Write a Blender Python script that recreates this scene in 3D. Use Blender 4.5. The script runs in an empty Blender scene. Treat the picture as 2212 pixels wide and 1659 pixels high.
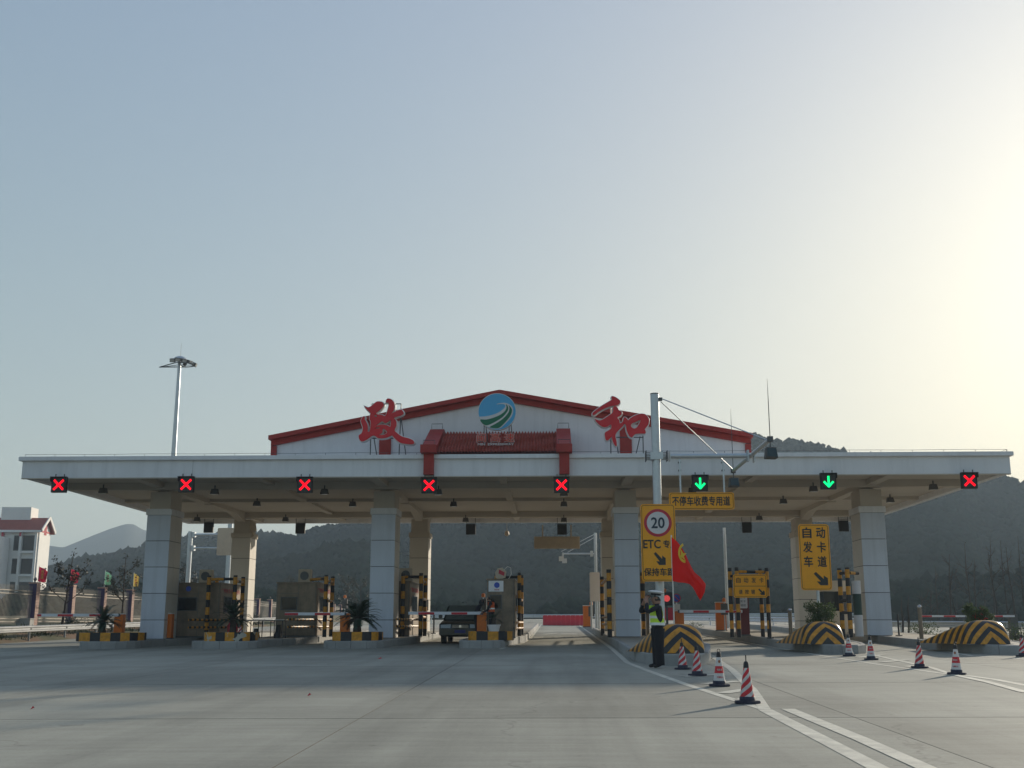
import bpy, bmesh, math, random
import numpy as np
from mathutils import Vector, Matrix
random.seed(7); np.random.seed(7)
R = math.radians
scn = bpy.context.scene
COL = scn.collection
# ------------------------------------------------------------------ camera
cam = bpy.data.cameras.new('camera'); camo = bpy.data.objects.new('camera', cam); COL.objects.link(camo)
cam.sensor_width = 36; cam.lens = 2430/2212*36; cam.clip_end = 9000; cam.clip_start = .1
CH, PITCH, YAW = 1.6, R(12.08), R(2.1)
camo.location = (0, 0, CH); camo.rotation_euler = (R(90)+PITCH, 0, YAW); scn.camera = camo
# ------------------------------------------------------------------ light
SUN_AZ, SUN_EL = R(35), R(16)
w = bpy.data.worlds.new('World'); scn.world = w; w.use_nodes = True
nt = w.node_tree; bg = nt.nodes['Background']
sk = nt.nodes.new('ShaderNodeTexSky'); sk.sky_type = 'NISHITA'; sk.sun_disc = False
sk.sun_elevation = SUN_EL; sk.sun_rotation = SUN_AZ; sk.air_density = 1.0; sk.dust_density = 2.2; sk.ozone_density = 3.0
gm_ = nt.nodes.new('ShaderNodeGamma'); gm_.inputs[1].default_value = .45; hs_ = nt.nodes.new('ShaderNodeHueSaturation'); hs_.inputs['Saturation'].default_value = 1.25
nt.links.new(sk.outputs[0], gm_.inputs[0]); nt.links.new(gm_.outputs[0], hs_.inputs['Color']); 
# low haze: the sky turns warmer towards the horizon, the same all the way round
tc_ = nt.nodes.new('ShaderNodeTexCoord'); sx0 = nt.nodes.new('ShaderNodeSeparateXYZ'); nt.links.new(tc_.outputs['Generated'], sx0.inputs[0])
cr_ = nt.nodes.new('ShaderNodeValToRGB'); nt.links.new(sx0.outputs[2], cr_.inputs[0])
cr_.color_ramp.elements[0].position = 0; cr_.color_ramp.elements[0].color = (1.0, .955, .80, 1)
cr_.color_ramp.elements[1].position = .75; cr_.color_ramp.elements[1].color = (.88, .92, .99, 1)
e_ = cr_.color_ramp.elements.new(.28); e_.color = (.98, .97, .87, 1)
mx_ = nt.nodes.new('ShaderNodeMix'); mx_.data_type = 'RGBA'; mx_.blend_type = 'MULTIPLY'; mx_.inputs[0].default_value = 1
nt.links.new(hs_.outputs[0], mx_.inputs[6]); nt.links.new(cr_.outputs[0], mx_.inputs[7]); nt.links.new(mx_.outputs[2], bg.inputs[0]); bg.inputs[1].default_value = .15
sl = bpy.data.lights.new('sun', 'SUN'); so = bpy.data.objects.new('sun', sl); COL.objects.link(so)
sl.energy = 2.5; sl.angle = R(1.6); sl.color = (1, .89, .72)
sd = Vector((math.sin(SUN_AZ)*math.cos(SUN_EL), math.cos(SUN_AZ)*math.cos(SUN_EL), math.sin(SUN_EL)))
so.rotation_euler = sd.to_track_quat('Z', 'Y').to_euler(); so.location = (30, 30, 60)
scn.view_settings.view_transform = 'Standard'; scn.view_settings.look = 'None'
scn.view_settings.exposure = 1.12; scn.view_settings.gamma = 1
# ------------------------------------------------------------------ measuring helpers
F, CX, CY = 2430., 1106., 829.5
S0, SY, SX = .20, .0142, .005
def gz(X, Y):
    return S0 + SY*min(Y, 150) + SX*max(-26, min(26, X))
def ray(px, py):
    x = (px-CX)/F; y = -(py-CY)/F
    fy = math.cos(PITCH)-y*math.sin(PITCH); fz = math.sin(PITCH)+y*math.cos(PITCH)
    return (x*math.cos(YAW)-fy*math.sin(YAW), x*math.sin(YAW)+fy*math.cos(YAW), fz)
def at(px, py, Y):
    r = ray(px, py); t = Y/r[1]; return Vector((r[0]*t, Y, CH+r[2]*t))
def G(px, py, dz=0):
    r = ray(px, py); t = (CH-S0-dz)/(SY*r[1]+SX*r[0]-r[2]); return Vector((r[0]*t, r[1]*t, CH+r[2]*t))
# ------------------------------------------------------------------ materials
def mat(name, col, rough=.7, var=.12, scale=3., metal=0., bump=0., bscale=None, emit=0., spec=None, objrand=0., trans=0., streak=0.):
    m = bpy.data.materials.new(name); m.use_nodes = True; n = m.node_tree.nodes; l = m.node_tree.links
    b = n['Principled BSDF']; b.inputs['Roughness'].default_value = rough; b.inputs['Metallic'].default_value = metal
    b.inputs['Base Color'].default_value = (*col, 1)
    if spec is not None: b.inputs['Specular IOR Level'].default_value = spec
    if emit:
        b.inputs['Emission Color'].default_value = (*col, 1); b.inputs['Emission Strength'].default_value = emit
    if var or bump:
        g = n.new('ShaderNodeNewGeometry'); t = n.new('ShaderNodeTexNoise'); t.inputs['Scale'].default_value = scale
        t.inputs['Detail'].default_value = 6; t.inputs['Roughness'].default_value = .65
        l.new(g.outputs['Position'], t.inputs['Vector'])
        mr = n.new('ShaderNodeMapRange'); mr.inputs[1].default_value = .3; mr.inputs[2].default_value = .7
        mr.inputs[3].default_value = 1-var; mr.inputs[4].default_value = 1+var
        l.new(t.outputs[0], mr.inputs[0])
        out = mr.outputs[0]
        if streak:   # rain streaks: noise stretched down the wall
            mp = n.new('ShaderNodeMapping'); mp.inputs['Scale'].default_value = (2.6, 2.6, .16); l.new(g.outputs['Position'], mp.inputs[0])
            t4 = n.new('ShaderNodeTexNoise'); t4.inputs['Scale'].default_value = 1.3; t4.inputs['Detail'].default_value = 7; t4.inputs['Roughness'].default_value = .7; l.new(mp.outputs[0], t4.inputs[0])
            m4 = n.new('ShaderNodeMapRange'); m4.inputs[1].default_value = .48; m4.inputs[2].default_value = .75; m4.inputs[3].default_value = 1; m4.inputs[4].default_value = 1-streak; l.new(t4.outputs[0], m4.inputs[0])
            out = math_node(n, l, 'MULTIPLY', out, m4.outputs[0])
        if objrand:
            oi = n.new('ShaderNodeObjectInfo'); m2 = n.new('ShaderNodeMapRange'); m2.inputs[3].default_value = 1-objrand; m2.inputs[4].default_value = 1+objrand
            l.new(oi.outputs['Random'], m2.inputs[0]); mu = n.new('ShaderNodeMath'); mu.operation = 'MULTIPLY'
            l.new(out, mu.inputs[0]); l.new(m2.outputs[0], mu.inputs[1]); out = mu.outputs[0]
        vm = n.new('ShaderNodeVectorMath'); vm.operation = 'SCALE'; vm.inputs[0].default_value = col
        l.new(out, vm.inputs['Scale']); l.new(vm.outputs[0], b.inputs['Base Color'])
        if bump:
            t2 = n.new('ShaderNodeTexNoise'); t2.inputs['Scale'].default_value = bscale or scale*8; t2.inputs['Detail'].default_value = 4
            l.new(g.outputs['Position'], t2.inputs['Vector'])
            bu = n.new('ShaderNodeBump'); bu.inputs['Strength'].default_value = bump; bu.inputs['Distance'].default_value = .02
            l.new(t2.outputs[0], bu.inputs['Height']); l.new(bu.outputs[0], b.inputs['Normal'])
    if trans:
        b.inputs['Subsurface Weight'].default_value = 0
        tr = n.new('ShaderNodeBsdfTranslucent'); tr.inputs[0].default_value = (*col, 1); mx = n.new('ShaderNodeMixShader'); mx.inputs[0].default_value = trans
        l.new(b.outputs[0], mx.inputs[1]); l.new(tr.outputs[0], mx.inputs[2]); l.new(mx.outputs[0], n['Material Output'].inputs[0])
    return m
def math_node(n, l, op, a, b=None, c=None):
    x = n.new('ShaderNodeMath'); x.operation = op
    for i, v in enumerate((a, b, c)):
        if v is None: continue
        if isinstance(v, (int, float)): x.inputs[i].default_value = v
        else: l.new(v, x.inputs[i])
    return x.outputs[0]
def stripe_mat(name, c1, c2, expr, period, rough=.5, duty=.5, worn=0):
    """two paints alternating along a coordinate computed from the object's own space"""
    m = bpy.data.materials.new(name); m.use_nodes = True; n = m.node_tree.nodes; l = m.node_tree.links
    b = n['Principled BSDF']; b.inputs['Roughness'].default_value = rough
    tc = n.new('ShaderNodeTexCoord'); sp = n.new('ShaderNodeSeparateXYZ'); l.new(tc.outputs['Object'], sp.inputs[0])
    M = lambda op, a, b_=None: math_node(n, l, op, a, b_)
    u = expr(sp.outputs[0], sp.outputs[1], sp.outputs[2], M)
    f = M('FRACT', M('DIVIDE', M('ADD', u, 100*period), period))
    k = M('GREATER_THAN', f, duty)
    mx = n.new('ShaderNodeMix'); mx.data_type = 'RGBA'; mx.inputs[6].default_value = (*c1, 1); mx.inputs[7].default_value = (*c2, 1)
    l.new(k, mx.inputs[0])
    t = n.new('ShaderNodeTexNoise'); t.inputs['Scale'].default_value = 9; t.inputs['Detail'].default_value = 5
    l.new(tc.outputs['Object'], t.inputs[0])
    mr = n.new('ShaderNodeMapRange'); mr.inputs[1].default_value = .3; mr.inputs[2].default_value = .7; mr.inputs[3].default_value = .66; mr.inputs[4].default_value = 1.15; l.new(t.outputs[0], mr.inputs[0])
    vm = n.new('ShaderNodeVectorMath'); vm.operation = 'SCALE'; l.new(mx.outputs[2], vm.inputs[0]); l.new(mr.outputs[0], vm.inputs['Scale'])
    out = vm.outputs[0]
    if worn:
        t3 = n.new('ShaderNodeTexNoise'); t3.inputs['Scale'].default_value = 3.5; t3.inputs['Detail'].default_value = 8; l.new(tc.outputs['Object'], t3.inputs[0])
        k3 = M('GREATER_THAN', t3.outputs[0], 1-worn)
        m3 = n.new('ShaderNodeMix'); m3.data_type = 'RGBA'; m3.inputs[7].default_value = (.42, .40, .34, 1); l.new(out, m3.inputs[6]); l.new(k3, m3.inputs[0]); out = m3.outputs[2]
    l.new(out, b.inputs['Base Color']); return m

def concrete_mat(name, col, slab=False):
    m = bpy.data.materials.new(name); m.use_nodes = True; n = m.node_tree.nodes; l = m.node_tree.links
    b = n['Principled BSDF']; b.inputs['Roughness'].default_value = .82; b.inputs['Specular IOR Level'].default_value = .3
    g = n.new('ShaderNodeNewGeometry')
    def noise(scale, sc3=(1, 1, 1), det=6, rough=.6):
        mp = n.new('ShaderNodeMapping'); mp.inputs['Scale'].default_value = sc3; l.new(g.outputs['Position'], mp.inputs[0])
        t = n.new('ShaderNodeTexNoise'); t.inputs['Scale'].default_value = scale; t.inputs['Detail'].default_value = det; t.inputs['Roughness'].default_value = rough
        l.new(mp.outputs[0], t.inputs[0]); return t.outputs[0]
    def rng(x, a, b_, lo, hi):
        mr = n.new('ShaderNodeMapRange'); mr.inputs[1].default_value = a; mr.inputs[2].default_value = b_; mr.inputs[3].default_value = lo; mr.inputs[4].default_value = hi
        l.new(x, mr.inputs[0]); return mr.outputs[0]
    M = lambda op, a, b_=None: math_node(n, l, op, a, b_)
    v = rng(noise(.22, det=5), .35, .65, .80, 1.12)                 # broad stains
    v = M('MULTIPLY', v, rng(noise(1.0, (.5, 5.5, 1), 5), .35, .65, .93, 1.06))   # brushed finish, across the road
    v = M('MULTIPLY', v, rng(noise(28, det=3), .3, .7, .93, 1.07))
    v = M('MULTIPLY', v, rng(noise(140, det=2), .25, .45, .86, 1.0))
    if slab:
        t = noise(.5, (1.5, .10, 1), 5)                             # tyre-darkened tracks along the lanes
        v = M('MULTIPLY', v, rng(t, .46, .68, 1.0, .76))
        s = noise(2.2, (1, 1, 1), 7, .7); v = M('MULTIPLY', v, rng(s, .64, .70, 1.0, .78))
        oi = n.new('ShaderNodeObjectInfo'); v = M('MULTIPLY', v, rng(oi.outputs['Random'], 0, 1, .90, 1.08))
        vo = n.new('ShaderNodeTexVoronoi'); vo.feature = 'DISTANCE_TO_EDGE'; vo.inputs['Scale'].default_value = .16
        wp = n.new('ShaderNodeVectorMath'); wp.operation = 'ADD'; l.new(g.outputs['Position'], wp.inputs[0]); wn = n.new('ShaderNodeTexNoise'); wn.inputs['Scale'].default_value = .8; wn.inputs['Detail'].default_value = 6; l.new(g.outputs['Position'], wn.inputs[0])
        ws = n.new('ShaderNodeVectorMath'); ws.operation = 'SCALE'; ws.inputs['Scale'].default_value = 2.2; l.new(wn.outputs['Color'], ws.inputs[0]); l.new(ws.outputs[0], wp.inputs[1]); l.new(wp.outputs[0], vo.inputs[0])
        ck = M('MAXIMUM', rng(vo.outputs['Distance'], .0, .006, .78, 1.0), rng(noise(.09, det=2), .50, .54, 1.0, .0)); v = M('MULTIPLY', v, ck)
        sp2 = noise(5.5, (1, 1, 1), 3, .5); v = M('MULTIPLY', v, rng(sp2, .70, .76, 1.0, .72))
    vm = n.new('ShaderNodeVectorMath'); vm.operation = 'SCALE'; vm.inputs[0].default_value = col; l.new(v, vm.inputs['Scale'])
    l.new(vm.outputs[0], b.inputs['Base Color'])
    bu = n.new('ShaderNodeBump'); bu.inputs['Strength'].default_value = .35; bu.inputs['Distance'].default_value = .01
    l.new(noise(60, (.6, 3, 1), 3), bu.inputs['Height']); l.new(bu.outputs[0], b.inputs['Normal'])
    return m

YEL = (.62, .27, .012); BLK = (.012, .013, .018)
M = {}
M['slab'] = concrete_mat('brushed_concrete', (.32, .31, .26), True)
M['joint'] = mat('joint_filler', (.10, .09, .075), .95, .3, 9)
M['island'] = concrete_mat('island_concrete', (.36, .33, .28))
M['kerb'] = concrete_mat('kerb_concrete', (.33, .33, .32))
M['paint'] = mat('road_paint', (.56, .53, .44), .7, .22, 4, bump=.2)
M['white'] = mat('white_plaster', (.73, .73, .74), .85, .05, .8, bump=.1, bscale=30, streak=.13)
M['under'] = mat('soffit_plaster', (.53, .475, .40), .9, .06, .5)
M['panel'] = mat('column_panel', (.54, .585, .665), .38, .05, .7, objrand=.045, streak=.16)
M['panelsunlit'] = mat('column_panel_sunlit', (.62, .58, .52), .45, .04, .7, objrand=.03)  # same cladding, with the warmth of sunlit faces put into its colour
M['dark'] = mat('dark_gap', (.03, .03, .035), .8, 0)
M['redtrim'] = mat('red_trim_paint', (.34, .022, .016), .6, .16, 2.0)
M['tile'] = mat('red_clay_tile', (.34, .05, .032), .55, .35, 6)
M['redsign'] = mat('red_letter_face', (.62, .004, .014), .45, .06, 2)
M['rim'] = mat('letter_rim', (.72, .70, .66), .5, .04)
M['blue'] = mat('logo_blue', (.07, .38, .66), .5, .03)
M['green'] = mat('logo_green', (.0, .14, .065), .5, .03)
M['silver'] = mat('galvanised_steel', (.50, .54, .57), .38, .08, 8, metal=.6)
M['steel'] = mat('stainless_steel', (.20, .155, .11), .45, .3, 2.2, metal=.3, streak=.3)
M['steeldark'] = mat('grey_steel', (.10, .105, .11), .5, .1, metal=.5)
M['black'] = mat('black_metal', (.012, .012, .014), .5, .1)
M['box'] = mat('lamp_housing', (.09, .085, .08), .55, .1)
M['lens'] = mat('lamp_glass', (.42, .42, .40), .2, 0)
M['redled'] = mat('red_led', (1, .0, .012), .5, 0, emit=.85)
M['greenled'] = mat('green_led', (.0, .9, .22), .5, 0, emit=.8)
M['yellow'] = mat('yellow_sign_sheet', (.86, .36, .003), .45, .05, 3)
M['yellowedge'] = mat('yellow_sign_edge', (.70, .22, .01), .5, 0)
M['ink'] = mat('sign_black', (.02, .022, .02), .5, 0)
M['signwhite'] = mat('sign_white', (.62, .60, .60), .5, .03)
M['signred'] = mat('sign_red', (.48, .02, .04), .5, .03)
M['signback'] = mat('sign_back', (.50, .42, .32), .55, .08)
M['orange'] = mat('orange_cabinet', (.62, .15, .012), .5, .1, 4)
M['armw'] = mat('arm_white', (.66, .68, .72), .5, .05); M['armr'] = mat('arm_red', (.5, .02, .03), .5, .05)
M['flag'] = mat('red_flag_cloth', (.78, .012, .008), .75, .06, 5, trans=.35)
M['flagy'] = mat('yellow_flag_emblem', (.75, .50, .03), .7, 0)
M['glassdark'] = mat('dark_glass', (.01, .012, .014), .12, 0)
M['glass'] = mat('window_glass', (.03, .05, .055), .08, 0)
M['cone_base'] = mat('cone_rubber', (.018, .02, .045), .6, .1)
M['conered'] = mat('cone_red', (.55, .008, .02), .45, .1, 8); M['conewhite'] = mat('cone_white', (.62, .60, .58), .45, .08, 8)
M['plastic_red'] = mat('red_water_barrier', (.55, .01, .03), .4, .08); M['plastic_yellow'] = mat('yellow_water_barrier', (.75, .5, .02), .4, .08)
M['leafdk'] = mat('palm_leaf', (.02, .045, .022), .5, .3, 9); M['leaf'] = mat('shrub_leaf', (.055, .085, .025), .6, .4, 7, trans=.3)
M['leafbrown'] = mat('magnolia_leaf', (.045, .05, .04), .6, .4, 7, trans=.15)
M['redleaf'] = mat('red_flower', (.45, .03, .03), .6, .2)
M['bark'] = mat('bark', (.06, .045, .035), .9, .3, 12); M['barkgrey'] = mat('grey_bark', (.06, .055, .05), .9, .3, 12)
M['soil'] = mat('red_soil', (.16, .085, .045), .95, .45, .9, bump=.5); M['grass'] = mat('rough_grass', (.075, .08, .03), .95, .5, .7, bump=.6)
M['hill'] = mat('hill_ground', (.008, .017, .013), .95, .3, .03)
M['forest'] = mat('forest_canopy', (.008, .018, .0135), 1, .3, .06, spec=.0)
M['brick'] = mat('pillar_brick', (.34, .22, .18), .8, .18, 9, objrand=.12)
M['pillarshade'] = mat('pillar_shade', (.07, .05, .11), .7, .1)  # dark purple: shade on the unlit pillar faces, put into the colour
M['picket'] = mat('fence_picket', (.30, .26, .21), .6, .08)
M['cloth'] = mat('dark_uniform', (.012, .013, .02), .85, .2, 20); M['trouser'] = mat('black_trousers', (.010, .010, .014), .9, .2, 20)
M['skin'] = mat('skin', (.34, .18, .12), .6, .05); M['hair'] = mat('hair', (.01, .009, .008), .6, 0)
M['vest'] = mat('lime_vest', (.60, .85, .06), .7, .06, 8); M['vestwhite'] = mat('vest_silver_band', (.8, .82, .8), .4, .04)
M['vestorange'] = mat('orange_vest', (.55, .09, .02), .7, .08)
M['car'] = mat('dark_green_car_paint', (.022, .028, .026), .22, .05, 3, spec=.6); M['carred'] = mat('maroon_bonnet_sheen', (.035, .012, .016), .25, 0)
M['chrome'] = mat('chrome', (.6, .6, .6), .18, 0, metal=1); M['lampglass'] = mat('headlamp_glass', (.35, .38, .38), .12, 0); M['rubber'] = mat('tyre_rubber', (.012, .012, .012), .85, .1)
M['plate'] = mat('blue_plate', (.01, .02, .16), .5, 0)
M['clothwhite'] = mat('table_cloth', (.72, .68, .62), .8, .04)
M['potwhite'] = mat('white_pot', (.75, .75, .76), .5, .05); M['bwall'] = mat('far_white_wall', (.80, .78, .74), .85, .05, .5)
M['broof'] = mat('far_red_roof', (.30, .06, .04), .7, .15, 1); M['bglass'] = mat('far_dark_window', (.015, .015, .018), .3, .2, .5)
M['machine'] = mat('dark_red_machine', (.13, .018, .02), .5, .08)
M['fred'] = mat('pink_red_flag', (.60, .04, .08), .7, .06, trans=.3); M['fgreen'] = mat('mint_flag', (.30, .62, .40), .7, .05, trans=.3); M['fyel'] = mat('yellow_flag', (.72, .52, .12), .7, .05, trans=.3)
M['bluesign'] = mat('blue_sign', (.03, .08, .45), .5, 0)
M['postbar'] = stripe_mat('black_yellow_post', BLK, YEL, lambda x, y, z, m: z, .62)
M['beambar'] = stripe_mat('black_yellow_beam', YEL, BLK, lambda x, y, z, m: m('ADD', x, y), .95)
M['lowbar'] = stripe_mat('black_yellow_low_rail', BLK, YEL, lambda x, y, z, m: m('ADD', x, y), .42)
M['kerbbar'] = stripe_mat('black_yellow_planter', YEL, BLK, lambda x, y, z, m: m('ADD', m('ADD', x, .07), m('MULTIPLY', y, .6)), .78)
M['kerbworn'] = stripe_mat('worn_black_yellow_planter', YEL, BLK, lambda x, y, z, m: m('ADD', x, m('MULTIPLY', y, .6)), .70, worn=.43)
M['chevron'] = stripe_mat('black_yellow_chevrons', BLK, YEL, lambda x, y, z, m: m('ADD', m('ADD', m('MULTIPLY', z, .85), m('MULTIPLY', m('ABSOLUTE', x), .95)), m('MULTIPLY', m('MAXIMUM', y, 0.), 1.25)), .42, rough=.3, worn=.03)
M['cone_stripe'] = stripe_mat('cone_diagonal_stripes', (.55, .008, .02), (.62, .60, .58), lambda x, y, z, m: m('SUBTRACT', z, m('MULTIPLY', m('ARCTAN2', x, m('MULTIPLY', y, -1)), .085)), .178, rough=.45, duty=.55)

# ------------------------------------------------------------------ mesh helpers
class MB:
    def __init__(s): s.v = []; s.f = []; s.m = []; s.mats = []
    def mi(s, m):
        if m not in s.mats: s.mats.append(m)
        return s.mats.index(m)
    def add(s, v, f, m=None):
        o = len(s.v); s.v += [tuple(x) for x in v]; s.f += [[i+o for i in q] for q in f]; s.m += [s.mi(m)]*len(f); return s
    def box(s, a, b, m=None):
        (x0, y0, z0), (x1, y1, z1) = a, b
        x0, x1 = min(x0, x1), max(x0, x1); y0, y1 = min(y0, y1), max(y0, y1); z0, z1 = min(z0, z1), max(z0, z1)
        v = [(x, y, z) for z in (z0, z1) for y in (y0, y1) for x in (x0, x1)]
        return s.add(v, [(0, 2, 3, 1), (4, 5, 7, 6), (0, 1, 5, 4), (2, 6, 7, 3), (0, 4, 6, 2), (1, 3, 7, 5)], m)
    def cbox(s, c, d, m=None):
        return s.box([c[i]-d[i]/2 for i in range(3)], [c[i]+d[i]/2 for i in range(3)], m)
    def obox(s, p, q, wx, wz, m=None, up=(0, 0, 1)):
        """bar with a rectangular section between two points"""
        p, q = Vector(p), Vector(q); d = (q-p).normalized(); u = Vector(up)
        if abs(d.dot(u)) > .99: u = Vector((0, 1, 0))
        a = d.cross(u).normalized(); b = a.cross(d)
        v = [e+a*(sx*wx/2)+b*(sz*wz/2) for e in (p, q) for sx, sz in ((-1, -1), (1, -1), (1, 1), (-1, 1))]
        return s.add(v, [(3, 2, 1, 0), (4, 5, 6, 7), (0, 1, 5, 4), (1, 2, 6, 5), (2, 3, 7, 6), (3, 0, 4, 7)], m)
    def tube(s, pts, r, n=8, m=None, cap=True):
        pts = [Vector(p) for p in pts]; rs = r if isinstance(r, (list, tuple)) else [r]*len(pts)
        V = []; prev = None
        for i, p in enumerate(pts):
            d = (pts[min(i+1, len(pts)-1)]-pts[max(i-1, 0)]).normalized()
            if prev is None:
                u = Vector((0, 0, 1)) if abs(d.z) < .9 else Vector((1, 0, 0)); a = d.cross(u).normalized()
            else: a = (prev-d*prev.dot(d)).normalized()
            prev = a; b = d.cross(a)
            V += [p+(a*math.cos(2*math.pi*k/n)+b*math.sin(2*math.pi*k/n))*rs[i] for k in range(n)]
        Fc = [(i*n+k, i*n+(k+1) % n, (i+1)*n+(k+1) % n, (i+1)*n+k) for i in range(len(pts)-1) for k in range(n)]
        if cap: Fc += [tuple(range(n))[::-1], tuple((len(pts)-1)*n+k for k in range(n))]
        return s.add(V, Fc, m)
    def lathe(s, prof, n=20, m=None, c=(0, 0, 0)):
        V = [(c[0]+r*math.cos(2*math.pi*k/n), c[1]+r*math.sin(2*math.pi*k/n), c[2]+z) for r, z in prof for k in range(n)]
        Fc = [(i*n+k, i*n+(k+1) % n, (i+1)*n+(k+1) % n, (i+1)*n+k) for i in range(len(prof)-1) for k in range(n)]
        Fc += [tuple(range(n))[::-1], tuple((len(prof)-1)*n+k for k in range(n))]
        return s.add(V, Fc, m)
    def prism(s, poly, y0, y1, m=None, axis='y'):
        """extrude a polygon: axis y -> poly is (x,z); axis z -> poly is (x,y); axis x -> poly is (y,z)"""
        n = len(poly)
        mk = {'y': lambda p, t: (p[0], t, p[1]), 'z': lambda p, t: (p[0], p[1], t), 'x': lambda p, t: (t, p[0], p[1])}[axis]
        V = [mk(p, y0) for p in poly]+[mk(p, y1) for p in poly]
        return s.add(V, [tuple(range(n)), tuple(range(2*n-1, n-1, -1))]+[(i, i+n, (i+1) % n+n, (i+1) % n) for i in range(n)], m)
    def mesh(s, name):
        me = bpy.data.meshes.new(name); me.from_pydata(s.v, [], s.f)
        for m in s.mats: me.materials.append(m)
        if len(s.mats) > 1: me.polygons.foreach_set('material_index', s.m)
        bm = bmesh.new(); bm.from_mesh(me); bmesh.ops.recalc_face_normals(bm, faces=bm.faces); bm.to_mesh(me); bm.free()
        return me
    def build(s, name, m=None, parent=None, loc=None, smooth=False, bevel=0):
        if m is not None: s.mats = [m]; s.m = [0]*len(s.f)
        me = s.mesh(name)
        o = bpy.data.objects.new(name, me); COL.objects.link(o)
        if parent: o.parent = parent
        if loc is not None: o.location = loc
        if bevel:
            bm = bmesh.new(); bm.from_mesh(me)
            bmesh.ops.bevel(bm, geom=[e for e in bm.edges if len(e.link_faces) == 2 and e.calc_face_angle(0) > .6], offset=bevel, segments=2, affect='EDGES', clamp_overlap=True)
            bm.to_mesh(me); bm.free()
        if smooth:
            me.polygons.foreach_set('use_smooth', [True]*len(me.polygons)); me.set_sharp_from_angle(angle=R(40))
        return o
def tag(o, label=None, cat=None, group=None, kind=None):
    if label: o['label'] = label
    if cat: o['category'] = cat
    if group: o['group'] = group
    if kind: o['kind'] = kind
    return o
def thing(name, label, cat, loc=(0, 0, 0), rz=0, group=None):
    o = bpy.data.objects.new(name, None); COL.objects.link(o); o.location = loc; o.rotation_euler = (0, 0, rz); o.empty_display_size = .2
    return tag(o, label, cat, group)
KIDS = lambda o: list(o.children)
def dup(o, loc=None, label=None, rz=None, scale=None, parent=None):
    c = o.copy(); COL.objects.link(c)
    if parent: c.parent = parent
    if loc is not None: c.location = loc
    if label: c['label'] = label
    if rz is not None: c.rotation_euler = (0, 0, rz)
    if scale: c.scale = (scale,)*3
    for ch in KIDS(o): dup(ch, parent=c)
    return c
def curve_mesh(splines, extrude=.05, bevel=0.):
    cu = bpy.data.curves.new('outline', 'CURVE'); cu.dimensions = '2D'; cu.fill_mode = 'BOTH'; cu.extrude = extrude; cu.bevel_depth = bevel
    for pts in splines:
        sp = cu.splines.new('POLY'); sp.points.add(len(pts)-1); sp.use_cyclic_u = True
        for i, p in enumerate(pts): sp.points[i].co = (p[0], p[1], 0, 1)
    o = bpy.data.objects.new('outline', cu); COL.objects.link(o)
    bpy.context.view_layer.update()
    me = bpy.data.meshes.new_from_object(o.evaluated_get(bpy.context.evaluated_depsgraph_get()))
    bpy.data.objects.remove(o); bpy.data.curves.remove(cu); return me
def text_mesh(s, size, bold=0., extrude=.002):
    cu = bpy.data.curves.new('text', 'FONT'); cu.body = s; cu.size = size; cu.align_x = 'CENTER'; cu.align_y = 'CENTER'; cu.extrude = extrude; cu.resolution_u = 3
    o = bpy.data.objects.new('text', cu); COL.objects.link(o); bpy.context.view_layer.update()
    me = bpy.data.meshes.new_from_object(o.evaluated_get(bpy.context.evaluated_depsgraph_get()))
    bpy.data.objects.remove(o); bpy.data.curves.remove(cu)
    if bold:   # heavier strokes: the same glyphs again, shifted by a hair and each a little prouder
        bm = bmesh.new(); src = me
        for k, (dx, dy) in enumerate(((0, 0), (1, 0), (-1, 0), (0, 1), (0, -1), (.7, .7), (-.7, -.7))):
            n0 = len(bm.verts); bm.from_mesh(src); bm.verts.ensure_lookup_table()
            for v in bm.verts[n0:]: v.co.x += dx*bold*size; v.co.y += dy*bold*size; v.co.z += k*.0004
        bm.to_mesh(me); bm.free()
    return me
def put_flat(me, name, m, parent, loc, w=None, h=None, sx=1, rz=0):
    """stand a flat XY mesh upright, facing -Y; scale it to a width and height"""
    xs = [v.co.x for v in me.vertices]; ys = [v.co.y for v in me.vertices]
    cx, cy = (max(xs)+min(xs))/2, (max(ys)+min(ys))/2; fx = fy = 1
    if w: fx = w/(max(xs)-min(xs)); fy = fx
    if h: fy = h/(max(ys)-min(ys)); fx = fx if w else fy
    for v in me.vertices:
        x, y, z = v.co; v.co = ((x-cx)*fx, -z, (y-cy)*fy)
    me.materials.clear(); me.materials.append(m)
    o = bpy.data.objects.new(name, me); COL.objects.link(o); o.parent = parent; o.location = loc; o.rotation_euler = (0, 0, rz); return o
def rrect(w, h, r, n=5):
    pts = []
    for cx, cy, a in ((w/2-r, h/2-r, 0), (-w/2+r, h/2-r, 90), (-w/2+r, -h/2+r, 180), (w/2-r, -h/2+r, 270)):
        pts += [(cx+r*math.cos(R(a+90*k/n)), cy+r*math.sin(R(a+90*k/n))) for k in range(n+1)]
    return pts
def smooth_poly(P, n=4):
    out = []; L = len(P)
    for i in range(L):
        p0, p1, p2, p3 = [np.array(P[(i+k-1) % L], float) for k in range(4)]
        for k in range(n):
            t = k/n; out.append(tuple(.5*((2*p1)+(-p0+p2)*t+(2*p0-5*p1+4*p2-p3)*t*t+(-p0+3*p1-3*p2+p3)*t**3)))
    return out
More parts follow.
